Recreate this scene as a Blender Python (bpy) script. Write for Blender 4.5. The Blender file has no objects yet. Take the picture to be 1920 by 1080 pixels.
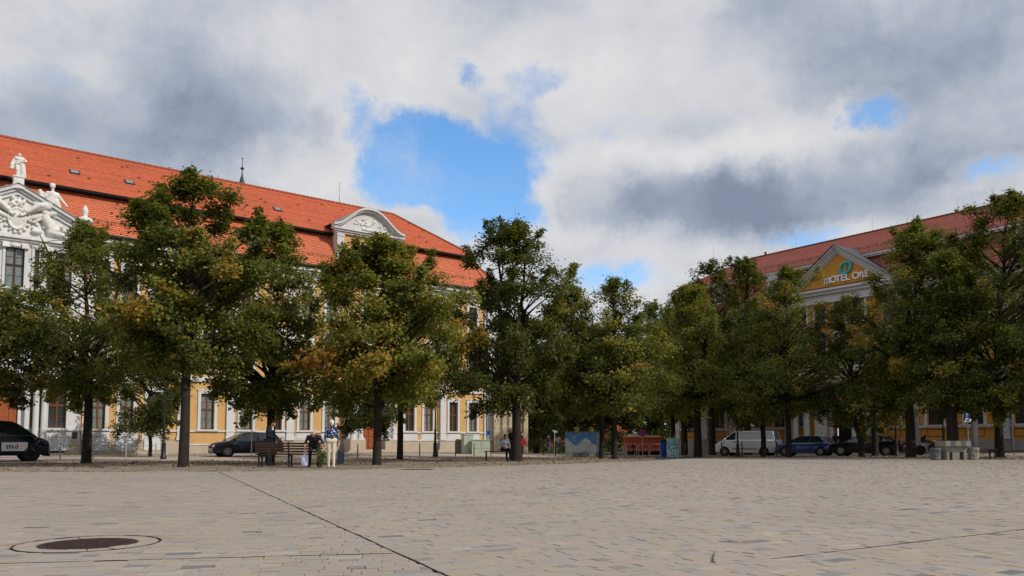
import bpy, bmesh, math, random
import numpy as np
from mathutils import Vector, Matrix, noise as mnoise
R = math.radians
sc = bpy.context.scene
# ------------------------------------------------------------------ camera
FPX, CAMH, PITCH = 1493.0, 0.95, 4.0
SHIFT = 285 - FPX*math.tan(R(PITCH))
cam = bpy.data.cameras.new('camera'); camo = bpy.data.objects.new('camera', cam)
sc.collection.objects.link(camo); sc.camera = camo
cam.sensor_width = 36; cam.lens = FPX/1920*36; cam.shift_y = SHIFT/1920
cam.clip_start = 0.1; cam.clip_end = 2000
camo.location = (0, 0, CAMH); camo.rotation_euler = (R(90+PITCH), 0, 0)
# ------------------------------------------------------------------ sun and sky
SUN_AZ = (0.905, -0.425); SUN_EL = R(37)
sd = bpy.data.lights.new('sun', 'SUN'); so = bpy.data.objects.new('sun', sd); sc.collection.objects.link(so)
sd.energy = 3.2; sd.angle = R(0.55); sd.color = (1.0, 0.93, 0.82)
sdir = Vector((SUN_AZ[0]*math.cos(SUN_EL), SUN_AZ[1]*math.cos(SUN_EL), math.sin(SUN_EL))).normalized()
so.rotation_euler = sdir.to_track_quat('Z', 'Y').to_euler(); so.location = sdir*200
sc.view_settings.view_transform = 'Standard'; sc.view_settings.look = 'None'
sc.view_settings.exposure = 0; sc.view_settings.gamma = 1; sc.view_settings.use_curve_mapping = False
sc.cycles.max_bounces = 6; sc.cycles.diffuse_bounces = 3; sc.cycles.glossy_bounces = 2
sc.cycles.transmission_bounces = 3; sc.cycles.transparent_max_bounces = 4
sc.cycles.caustics_reflective = False; sc.cycles.caustics_refractive = False

def ray(px, py):
    th = R(PITCH); u = (px-960)/FPX; v = (540-py+SHIFT)/FPX
    return Vector((u, math.cos(th)-v*math.sin(th), math.sin(th)+v*math.cos(th)))

class NT:
    """tiny node-tree writer"""
    def __init__(s, tree): s.t = tree; s.n = tree.nodes; s.l = tree.links
    def node(s, typ, **kw):
        n = s.n.new(typ)
        for k, v in kw.items():
            if k == 'inp':
                for a, b in v.items():
                    if hasattr(b, 'links') or isinstance(b, bpy.types.NodeSocket): s.l.new(b, n.inputs[a])
                    else: n.inputs[a].default_value = b
            else: setattr(n, k, v)
        return n
    def math(s, op, a, b=None, clamp=False):
        n = s.node('ShaderNodeMath', operation=op, use_clamp=clamp)
        for i, x in enumerate((a, b)):
            if x is None: continue
            if isinstance(x, bpy.types.NodeSocket): s.l.new(x, n.inputs[i])
            else: n.inputs[i].default_value = x
        return n.outputs[0]
    def vmath(s, op, a, b=None):
        n = s.node('ShaderNodeVectorMath', operation=op)
        for i, x in enumerate((a, b)):
            if x is None: continue
            if isinstance(x, bpy.types.NodeSocket): s.l.new(x, n.inputs[i])
            else: n.inputs[i].default_value = x
        return n.outputs['Value'] if op in ('LENGTH', 'DOT_PRODUCT', 'DISTANCE') else n.outputs['Vector']
    def ss(s, x, a, b, lo=0.0, hi=1.0):
        n = s.node('ShaderNodeMapRange', interpolation_type='SMOOTHSTEP')
        s.l.new(x, n.inputs[0]); n.inputs[1].default_value = a; n.inputs[2].default_value = b
        n.inputs[3].default_value = lo; n.inputs[4].default_value = hi
        return n.outputs[0]
    def mix(s, f, a, b):
        n = s.node('ShaderNodeMix', data_type='RGBA')
        for i, x in ((0, f), (6, a), (7, b)):
            if isinstance(x, bpy.types.NodeSocket): s.l.new(x, n.inputs[i])
            else: n.inputs[i].default_value = x if i == 0 else (*x[:3], 1)
        return n.outputs[2]
    def noise(s, vec, scale, detail=4, rough=0.55, dist=0.0, out=0):
        n = s.node('ShaderNodeTexNoise'); s.l.new(vec, n.inputs['Vector'])
        n.inputs['Scale'].default_value = scale; n.inputs['Detail'].default_value = detail
        n.inputs['Roughness'].default_value = rough; n.inputs['Distortion'].default_value = dist
        return n.outputs[out]

def make_world():
    w = bpy.data.worlds.new('World'); sc.world = w; w.use_nodes = True
    T = NT(w.node_tree); T.n.clear()
    d = T.node('ShaderNodeTexCoord').outputs['Generated']
    sky = T.node('ShaderNodeTexSky', sky_type='NISHITA', sun_disc=False, sun_elevation=SUN_EL,
                 sun_rotation=math.atan2(SUN_AZ[0], SUN_AZ[1]), air_density=1.0, dust_density=0.6, ozone_density=2.2, altitude=80)
    sep = T.node('ShaderNodeSeparateXYZ', inp={0: d}); x, y, z = sep.outputs
    zz = T.math('ADD', T.math('MAXIMUM', z, 0.0), 0.16)
    comb = T.node('ShaderNodeCombineXYZ', inp={0: T.math('DIVIDE', x, zz), 1: T.math('DIVIDE', y, zz), 2: 0.35})
    p = comb.outputs[0]
    dn = T.node('ShaderNodeTexNoise', inp={'Vector': d, 'Scale': 3.5, 'Detail': 9, 'Roughness': 0.66})
    warp = T.vmath('MULTIPLY', T.vmath('SUBTRACT', dn.outputs['Color'], (0.5, 0.5, 0.5)), (0.26, 0.20, 0.17))
    dw = T.vmath('ADD', d, warp)
    def blob(px, py, rx, ry, soft=0.0):
        c = ray(px, py).normalized()
        v = T.vmath('MULTIPLY', T.vmath('SUBTRACT', dw, tuple(c)), (FPX/rx, 0.6*FPX/max(rx, ry), FPX/ry))
        return T.ss(T.vmath('LENGTH', v), soft, 1.0, 1.0, 0.0)
    def total(lst):
        acc = None
        for (px, py, rx, ry, a) in lst:
            b = T.math('MULTIPLY', blob(px, py, rx, ry), a)
            acc = b if acc is None else T.math('ADD', acc, b)
        return acc
    holes = total(HOLES); dark = total(DARKS); lite = total(LITES)
    n1 = T.noise(p, 1.15, 9, 0.57, 0.15)
    n2 = T.noise(d, 9.0, 8, 0.6, 0.3)
    den = T.math('ADD', T.math('MULTIPLY', n1, 0.62), T.math('MULTIPLY', n2, 0.45))
    den = T.math('SUBTRACT', T.math('ADD', den, 0.14), T.math('MULTIPLY', holes, 0.31))
    alpha = T.ss(den, 0.365, 0.61)
    sw = T.vmath('MULTIPLY', dw, (1.0, 1.0, 3.2))
    veil = T.math('MULTIPLY', T.ss(T.noise(sw, 3.0, 8, 0.62, 0.4), 0.44, 0.74), 0.62)
    alpha = T.math('MAXIMUM', alpha, veil)
    # shading: thick parts grey, thin parts bright, billows lit from the sun's side
    off = T.vmath('ADD', d, tuple(Vector((0.045, -0.01, 0.05))))
    n2b = T.noise(off, 3.0, 6, 0.55, 0.1)
    n2a = T.noise(d, 3.0, 6, 0.55, 0.1)
    relief = T.math('MULTIPLY', T.math('SUBTRACT', n2a, n2b), 1.1)
    thick = T.ss(den, 0.56, 0.95)
    sh = T.math('ADD', T.math('MULTIPLY', T.noise(p, 0.7, 5, 0.5), 0.72), T.math('MULTIPLY', thick, 0.34))
    n3 = T.noise(dw, 7.0, 7, 0.6, 0.2)
    sh = T.math('ADD', sh, T.math('MULTIPLY', T.math('SUBTRACT', n3, 0.5), 0.42))
    sh = T.math('SUBTRACT', T.math('ADD', sh, T.math('MULTIPLY', T.ss(T.math('ADD', T.noise(dw, 2.4, 8, 0.58, 0.2), T.math('MULTIPLY', dark, 0.75)), 0.54, 1.12), 0.42)), T.math('ADD', lite, relief))
    ramp = T.node('ShaderNodeValToRGB', inp={0: sh}); cr = ramp.color_ramp
    cr.elements[0].position = 0.16; cr.elements[0].color = (0.74, 0.735, 0.75, 1)
    cr.elements[1].position = 1.16; cr.elements[1].color = (0.235, 0.275, 0.375, 1)
    for pos, c in ((0.40, (0.63, 0.645, 0.68, 1)), (0.62, (0.47, 0.51, 0.585, 1)), (0.82, (0.33, 0.38, 0.485, 1))):
        e = cr.elements.new(pos); e.color = c
    bg1 = T.node('ShaderNodeBackground', inp={1: 0.15})
    hs = T.node('ShaderNodeHueSaturation', inp={'Saturation': 1.22, 'Value': 1.45, 'Color': sky.outputs[0]})
    T.l.new(hs.outputs[0], bg1.inputs[0])
    bg2 = T.node('ShaderNodeBackground', inp={0: ramp.outputs[0], 1: 1.0})
    mx = T.node('ShaderNodeMixShader', inp={0: alpha, 1: bg1.outputs[0], 2: bg2.outputs[0]})
    out = T.node('ShaderNodeOutputWorld'); T.l.new(mx.outputs[0], out.inputs[0])
    w.cycles.sampling_method = 'MANUAL'; w.cycles.sample_map_resolution = 512
HOLES = [(690, 280, 115, 75, 1.0), (800, 262, 150, 62, .85), (850, 335, 185, 90, 1.2), (740, 355, 130, 60, 1.0), (925, 405, 150, 85, 1.15), (965, 300, 110, 90, .6), (640, 215, 75, 45, .6),
         (1010, 190, 90, 110, .55), (925, 148, 70, 40, .85), (1060, 120, 80, 45, .4), (1615, 215, 85, 42, .95), (1130, 538, 190, 62, 1.0), (1530, 440, 130, 35, .8), (1850, 345, 120, 40, .75), (1290, 5, 80, 30, .5)]
DARKS = [(240, 215, 480, 150, .62), (20, 260, 260, 100, .3), (1240, 405, 380, 105, .72), (1450, 385, 360, 100, .38), (1720, 110, 400, 170, .60), (1760, 320, 330, 120, .45), (150, 40, 250, 60, .25)]
LITES = [(760, 110, 360, 130, 0.22), (1150, 110, 300, 150, 0.18), (1400, 270, 260, 60, 0.18), (980, 445, 210, 60, 0.28), (590, 335, 170, 70, 0.25), (1210, 292, 330, 42, 0.25), (1010, 365, 80, 50, 0.2), (620, 240, 120, 80, .18)]
make_world()

# ------------------------------------------------------------------ materials
MATS = {}
def mat(name, col, rough=0.8, metal=0.0, spec=0.3, var=0.0, vscale=3.0, bump=0.0, bscale=60.0, col2=None, coat=0.0):
    if name in MATS: return MATS[name]
    m = bpy.data.materials.new(name); m.use_nodes = True; MATS[name] = m
    T = NT(m.node_tree); b = T.n['Principled BSDF']
    b.inputs['Base Color'].default_value = (*col, 1); b.inputs['Roughness'].default_value = rough
    b.inputs['Metallic'].default_value = metal; b.inputs['Specular IOR Level'].default_value = spec
    b.inputs['Coat Weight'].default_value = coat; b.inputs['Coat Roughness'].default_value = 0.05
    co = T.node('ShaderNodeTexCoord').outputs['Object']
    if var > 0:
        c2 = col2 or tuple(c*(1-var) for c in col)
        n = T.noise(co, vscale, 6, 0.65)
        f = T.ss(n, 0.35, 0.72)
        T.l.new(T.mix(f, col, c2), b.inputs['Base Color'])
    if bump > 0:
        bp = T.node('ShaderNodeBump', inp={'Strength': bump, 'Distance': 0.02, 'Height': T.noise(co, bscale, 4, 0.6)})
        T.l.new(bp.outputs[0], b.inputs['Normal'])
    return m
M = dict(
 yellow=mat('ochre_plaster', (0.60, 0.365, 0.145), 0.9, var=0.2, vscale=1.1, bump=0.15),
 white=mat('white_plaster', (0.60, 0.60, 0.61), 0.85, var=0.1, vscale=1.2, bump=0.1),
 cream=mat('weathered_plaster', (0.66, 0.56, 0.40), 0.9, var=0.45, vscale=2.2, col2=(0.36, 0.27, 0.16), bump=0.2),
 sculpt=mat('white_stone', (0.74, 0.73, 0.71), 0.8, var=0.25, vscale=2.5, col2=(0.55, 0.54, 0.50)),
 plinth=mat('tan_plinth', (0.46, 0.385, 0.30), 0.9, var=0.15, vscale=1.5, bump=0.2),
 mauve=mat('mauve_plinth', (0.40, 0.33, 0.33), 0.9, var=0.15, vscale=1.0),
 orange=mat('orange_plaster', (0.60, 0.28, 0.05), 0.9, var=0.12, vscale=0.7, bump=0.15),
 lwhite=mat('light_grey_plaster', (0.60, 0.59, 0.58), 0.9, var=0.1, vscale=1.0),
 brown=mat('brown_window_wood', (0.16, 0.055, 0.025), 0.5, var=0.2),
 darkbrown=mat('dark_window_wood', (0.05, 0.022, 0.014), 0.5),
 door=mat('red_brown_door_wood', (0.33, 0.085, 0.03), 0.5, var=0.3, vscale=4),
 glass=mat('window_glass', (0.035, 0.045, 0.045), 0.06, spec=0.6),
 curtain=mat('curtained_glass', (0.20, 0.24, 0.22), 0.12, spec=0.6, var=0.4, vscale=6),
 black=mat('black_metal', (0.012, 0.012, 0.013), 0.45, spec=0.4),
 dark=mat('dark_gap', (0.01, 0.009, 0.008), 0.9),
 lead=mat('grey_lead', (0.30, 0.30, 0.29), 0.55, var=0.3),
 slate=mat('dark_slate', (0.05, 0.055, 0.07), 0.6),
 copper=mat('green_copper', (0.12, 0.28, 0.22), 0.7),
 zinc=mat('zinc_pipe', (0.35, 0.35, 0.35), 0.5, metal=0.3),
 concrete=mat('concrete', (0.27, 0.245, 0.21), 0.95, var=0.25, vscale=8, bump=0.5, bscale=25),
 darkconc=mat('dark_concrete', (0.12, 0.125, 0.13), 0.9, var=0.3, vscale=8, bump=0.4, bscale=25),
 bench=mat('dark_bench_wood', (0.055, 0.026, 0.018), 0.6, var=0.3, vscale=6),
 bark=mat('bark', (0.034, 0.027, 0.021), 0.95, var=0.5, vscale=5, bump=0.9, bscale=18),
 rubber=mat('tyre_rubber', (0.014, 0.014, 0.015), 0.85),
 rim=mat('alloy_rim', (0.30, 0.30, 0.31), 0.4, metal=0.5),
 carglass=mat('car_glass', (0.012, 0.018, 0.018), 0.04, spec=0.8),
 navy=mat('dark_navy_paint', (0.004, 0.005, 0.012), 0.3, spec=0.3, coat=0.05),
 carblack=mat('black_car_paint', (0.003, 0.004, 0.007), 0.3, spec=0.3, coat=0.05),
 blue=mat('blue_car_paint', (0.010, 0.040, 0.22), 0.25, spec=0.5, coat=0.8),
 vanwhite=mat('white_van_paint', (0.82, 0.86, 0.92), 0.3, spec=0.5, coat=0.4),
 redlight=mat('red_tail_light', (0.45, 0.01, 0.01), 0.15, spec=0.7),
 lamp=mat('clear_headlight', (0.55, 0.57, 0.58), 0.1, spec=0.8),
 plate=mat('number_plate', (0.70, 0.70, 0.68), 0.5),
 chrome=mat('chrome', (0.6, 0.6, 0.6), 0.15, metal=1.0),
 trim=mat('black_plastic_trim', (0.02, 0.02, 0.021), 0.6),
 sky_sign=mat('blue_sign', (0.01, 0.06, 0.33), 0.4),
 signwhite=mat('sign_white', (0.80, 0.80, 0.80), 0.5),
 signred=mat('sign_red', (0.50, 0.015, 0.04), 0.4),
 teal=mat('teal_logo', (0.03, 0.42, 0.42), 0.4),
 cabinet=mat('pale_green_cabinet', (0.42, 0.49, 0.40), 0.6, var=0.12, vscale=2),
 bin=mat('brown_bin', (0.17, 0.13, 0.11), 0.7),
 redbox=mat('red_container_paint', (0.42, 0.065, 0.03), 0.6, var=0.25, vscale=1.5),
 brick=mat('red_brick_wall', (0.40, 0.12, 0.06), 0.9, var=0.2),
 skin=mat('skin', (0.50, 0.24, 0.16), 0.6), whitehair=mat('white_hair', (0.62, 0.60, 0.55), 0.9),
 darkhair=mat('dark_hair', (0.02, 0.013, 0.010), 0.8), greyhair=mat('grey_brown_hair', (0.22, 0.17, 0.12), 0.9),
 suit=mat('dark_navy_suit', (0.010, 0.012, 0.022), 0.85), blackcloth=mat('black_cloth', (0.010, 0.010, 0.011), 0.9),
 charcoal=mat('charcoal_cloth', (0.030, 0.030, 0.033), 0.9), cream_cloth=mat('cream_cloth', (0.60, 0.53, 0.42), 0.9),
 greycloth=mat('blue_grey_cloth', (0.16, 0.18, 0.22), 0.9), redcloth=mat('red_cloth', (0.45, 0.012, 0.03), 0.8),
 vest=mat('khaki_vest_cloth', (0.25, 0.23, 0.17), 0.9), jeans=mat('grey_jeans', (0.07, 0.08, 0.11), 0.9),
 shoe=mat('black_shoe', (0.012, 0.012, 0.012), 0.5), whiteshoe=mat('white_shoe', (0.62, 0.58, 0.52), 0.6),
 plastic=mat('white_plastic_bag', (0.68, 0.70, 0.80), 0.4, var=0.3, vscale=14, col2=(0.35, 0.45, 0.75)),
 navybag=mat('navy_bag', (0.015, 0.022, 0.04), 0.6),
 banner=mat('grey_furled_cloth', (0.34, 0.34, 0.36), 0.9, var=0.15, vscale=3),
 weed=mat('weed_green', (0.10, 0.14, 0.03), 0.9), hedge=mat('hedge_green', (0.03, 0.045, 0.015), 0.95),
 bouquet=mat('bouquet_green', (0.28, 0.36, 0.13), 0.8, var=0.5, vscale=18),
 iron=mat('rusty_iron', (0.055, 0.032, 0.028), 0.7, var=0.5, vscale=30, bump=0.8, bscale=60),
 curb=mat('kerb_stone', (0.50, 0.48, 0.44), 0.9, var=0.2),
)
def flowers_mat():      # navy blouse with white flowers
    m = bpy.data.materials.new('flowered_blouse'); m.use_nodes = True; T = NT(m.node_tree); b = T.n['Principled BSDF']
    co = T.node('ShaderNodeTexCoord').outputs['Object']
    v = T.node('ShaderNodeTexVoronoi', inp={'Vector': co, 'Scale': 13.0})
    T.l.new(T.mix(T.ss(v.outputs['Distance'], 0.26, 0.36), (0.50, 0.55, 0.62), (0.012, 0.025, 0.085)), b.inputs['Base Color'])
    b.inputs['Roughness'].default_value = 0.9; M['flowers'] = m
def mural_mat():        # blue mural with pale waves over grey
    m = bpy.data.materials.new('blue_mural'); m.use_nodes = True; T = NT(m.node_tree); b = T.n['Principled BSDF']
    co = T.node('ShaderNodeTexCoord').outputs['Object']; s = T.node('ShaderNodeSeparateXYZ', inp={0: co})
    wv = T.math('MULTIPLY', T.math('SINE', T.math('MULTIPLY', s.outputs[0], 4.6)), 0.24)
    edge = T.ss(T.math('SUBTRACT', s.outputs[2], T.math('ADD', wv, 1.02)), -0.02, 0.02)
    n = T.noise(co, 3.2, 5, 0.6)
    bl = T.mix(T.ss(n, 0.5, 0.7), (0.018, 0.075, 0.16), (0.08, 0.19, 0.29))
    gr = T.mix(T.ss(T.noise(co, 5, 5, 0.6), 0.4, 0.7), (0.16, 0.19, 0.19), (0.24, 0.27, 0.27))
    T.l.new(T.mix(edge, gr, bl), b.inputs['Base Color']); b.inputs['Roughness'].default_value = 0.5; M['mural'] = m
def graffiti_mat():
    m = bpy.data.materials.new('turquoise_graffiti'); m.use_nodes = True; T = NT(m.node_tree); b = T.n['Principled BSDF']
    co = T.node('ShaderNodeTexCoord').outputs['Object']
    n = T.noise(co, 3.5, 3, 0.5, 1.8); f = T.math('MULTIPLY', T.ss(n, 0.49, 0.51), T.ss(n, 0.565, 0.585, 1, 0))
    base = T.mix(T.ss(T.noise(co, 2.0, 2), 0.4, 0.6), (0.42, 0.62, 0.60), (0.22, 0.48, 0.52))
    T.l.new(T.mix(f, base, (0.012, 0.05, 0.07)), b.inputs['Base Color']); b.inputs['Roughness'].default_value = 0.6; M['graffiti'] = m
flowers_mat(); mural_mat(); graffiti_mat()

def tile_mat(name, ca, cb, sx, sz):
    m = bpy.data.materials.new(name); m.use_nodes = True; T = NT(m.node_tree); b = T.n['Principled BSDF']
    uv = T.node('ShaderNodeTexCoord').outputs['UV']
    mp = T.node('ShaderNodeMapping', inp={0: uv}); mp.inputs['Scale'].default_value = (1, 1, 1)
    br = T.node('ShaderNodeTexBrick', offset=0.5, inp={'Vector': mp.outputs[0], 'Scale': 1.0, 'Mortar Size': 0.012, 'Mortar Smooth': 0.3, 'Brick Width': sx, 'Row Height': sz,
                'Color1': (*ca, 1), 'Color2': (*cb, 1), 'Mortar': (ca[0]*0.35, ca[1]*0.3, ca[2]*0.3, 1), 'Bias': -0.2})
    n = T.noise(uv, 0.35, 7, 0.7)
    col = T.mix(T.ss(n, 0.45, 0.8), br.outputs[0], tuple(c*0.66 for c in ca))
    col = T.mix(T.math('MULTIPLY', T.ss(T.noise(uv, 1.6, 5, 0.75), 0.5, 0.75), 0.4), col, (ca[0]*1.05, ca[1]*1.35, ca[2]*1.3))
    n2 = T.noise(uv, 5, 2, 0.6)
    col = T.mix(T.math('MULTIPLY', T.ss(n2, 0.68, 0.75), 0.35), col, (0.12, 0.05, 0.03))
    T.l.new(col, b.inputs['Base Color']); b.inputs['Roughness'].default_value = 0.75
    bp = T.node('ShaderNodeBump', inp={'Strength': 0.5, 'Distance': 0.03, 'Height': br.outputs[1]}); bp.invert = True
    T.l.new(bp.outputs[0], b.inputs['Normal'])
    return m
M['tiles'] = tile_mat('orange_roof_tiles', (0.68, 0.185, 0.085), (0.55, 0.135, 0.062), 0.19, 0.19)
M['rtiles'] = tile_mat('red_roof_tiles', (0.37, 0.095, 0.063), (0.30, 0.072, 0.05), 0.28, 0.3)

def attr_mat(name, stops, rough=0.6, trans=0.0, attr='tint', bump=0.0):
    m = bpy.data.materials.new(name); m.use_nodes = True; T = NT(m.node_tree); b = T.n['Principled BSDF']
    a = T.node('ShaderNodeAttribute', attribute_name=attr)
    rp = T.node('ShaderNodeValToRGB', inp={0: a.outputs['Fac']}); cr = rp.color_ramp
    cr.elements[0].position = stops[0][0]; cr.elements[0].color = (*stops[0][1], 1)
    cr.elements[1].position = stops[-1][0]; cr.elements[1].color = (*stops[-1][1], 1)
    for p_, c in stops[1:-1]:
        e = cr.elements.new(p_); e.color = (*c, 1)
    colr = rp.outputs[0]
    if bump:
        gp = T.node('ShaderNodeNewGeometry').outputs['Position']
        colr = T.mix(T.math('MULTIPLY', T.ss(T.noise(gp, 0.32, 7, 0.7, 0.6), 0.42, 0.72), 0.30), colr, (0.20, 0.175, 0.15))
        colr = T.mix(T.math('MULTIPLY', T.ss(T.noise(gp, 26, 4, 0.7), 0.45, 0.7), 0.16), colr, (0.15, 0.135, 0.12))
    T.l.new(colr, b.inputs['Base Color']); b.inputs['Roughness'].default_value = rough
    b.inputs['Specular IOR Level'].default_value = 0.25
    if trans:
        tr = T.node('ShaderNodeBsdfTranslucent', inp={0: T.mix(0.35, rp.outputs[0], (0.35, 0.38, 0.02))})
        mx = T.node('ShaderNodeMixShader', inp={0: trans, 1: b.outputs[0], 2: tr.outputs[0]})
        T.l.new(mx.outputs[0], T.n['Material Output'].inputs[0])
    if bump:
        co = T.node('ShaderNodeTexCoord').outputs['Object']
        bp = T.node('ShaderNodeBump', inp={'Strength': bump, 'Distance': 0.01, 'Height': T.noise(co, 40, 5, 0.6)})
        T.l.new(bp.outputs[0], b.inputs['Normal'])
    return m
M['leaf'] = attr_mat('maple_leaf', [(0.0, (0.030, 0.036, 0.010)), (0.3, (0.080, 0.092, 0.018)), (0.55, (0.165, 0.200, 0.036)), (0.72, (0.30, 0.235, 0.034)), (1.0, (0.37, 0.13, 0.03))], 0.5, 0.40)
M['litter'] = attr_mat('fallen_leaf', [(0.0, (0.10, 0.05, 0.02)), (0.5, (0.22, 0.11, 0.04)), (1.0, (0.36, 0.22, 0.07))], 0.8)
M['stone'] = attr_mat('paving_stone', [(0.0, (0.12, 0.125, 0.13)), (0.018, (0.21, 0.208, 0.205)), (0.05, (0.292, 0.275, 0.257)), (0.25, (0.318, 0.285, 0.252)), (0.5, (0.335, 0.288, 0.247)), (0.75, (0.343, 0.290, 0.245)),
     (0.92, (0.352, 0.285, 0.222)), (0.99, (0.375, 0.34, 0.30)), (1.0, (0.29, 0.17, 0.14))], 0.75, bump=0.35)

def ground_mats():
    def gm(name, c1, c2, c3, s1, s2, stretch=(1, 1, 1), bump=0.3):
        m = bpy.data.materials.new(name); m.use_nodes = True; T = NT(m.node_tree); b = T.n['Principled BSDF']
        co = T.node('ShaderNodeTexCoord').outputs['Object']; co = T.vmath('MULTIPLY', co, stretch)
        vo = T.node('ShaderNodeTexVoronoi', inp={'Vector': co, 'Scale': s2})
        n = T.noise(co, s1, 6, 0.65)
        cv = T.node('ShaderNodeSeparateXYZ', inp={0: vo.outputs['Color']}).outputs[0]
        col = T.mix(cv, c1, c2); col = T.mix(T.ss(n, 0.45, 0.75), col, c3)
        T.l.new(col, b.inputs['Base Color']); b.inputs['Roughness'].default_value = 0.9
        b.inputs['Specular IOR Level'].default_value = 0.15
        bp = T.node('ShaderNodeBump', inp={'Strength': bump, 'Distance': 0.02, 'Height': vo.outputs['Distance']}); T.l.new(bp.outputs[0], b.inputs['Normal'])
        return m
    M['plaza'] = gm('plaza_paving', (0.28, 0.265, 0.24), (0.345, 0.295, 0.24), (0.31, 0.28, 0.24), 0.25, 5.5, (1, 1.4, 1), 0.15)
    M['street'] = gm('cobbled_street', (0.36, 0.29, 0.235), (0.46, 0.38, 0.30), (0.28, 0.22, 0.18), 0.4, 7)
    M['verge'] = gm('verge_cobbles', (0.20, 0.165, 0.135), (0.30, 0.26, 0.22), (0.13, 0.095, 0.06), 0.7, 9)
    M['asphalt'] = gm('asphalt', (0.06, 0.06, 0.062), (0.09, 0.09, 0.09), (0.05, 0.05, 0.05), 0.5, 30)
    M['paleroad'] = gm('pale_road', (0.30, 0.28, 0.26), (0.36, 0.33, 0.3), (0.26, 0.24, 0.22), 0.5, 10)
    M['lawn'] = gm('lawn_grass', (0.045, 0.06, 0.02), (0.08, 0.09, 0.03), (0.10, 0.08, 0.035), 0.3, 14)
    M['earth'] = gm('far_ground', (0.10, 0.10, 0.07), (0.14, 0.13, 0.09), (0.08, 0.09, 0.05), 0.05, 1)
ground_mats()

# ------------------------------------------------------------------ builders
COL = sc.collection
def tag(o, label=None, cat=None, group=None, kind=None):
    if label: o['label'] = label
    if cat: o['category'] = cat
    if group: o['group'] = group
    if kind: o['kind'] = kind
    return o
def empty(name, loc=(0, 0, 0), rz=0.0, label=None, cat=None, group=None):
    o = bpy.data.objects.new(name, None); COL.objects.link(o); o.location = loc; o.rotation_euler = (0, 0, rz)
    o.empty_display_size = 0.3
    return tag(o, label, cat, group)
def link(name, me, parent=None):
    o = bpy.data.objects.new(name, me); COL.objects.link(o)
    if parent: o.parent = parent
    return o
def copy_tree(o, parent=None):
    c = o.copy(); COL.objects.link(c)
    if parent: c.parent = parent
    for ch in o.children: copy_tree(ch, c)
    return c

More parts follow.
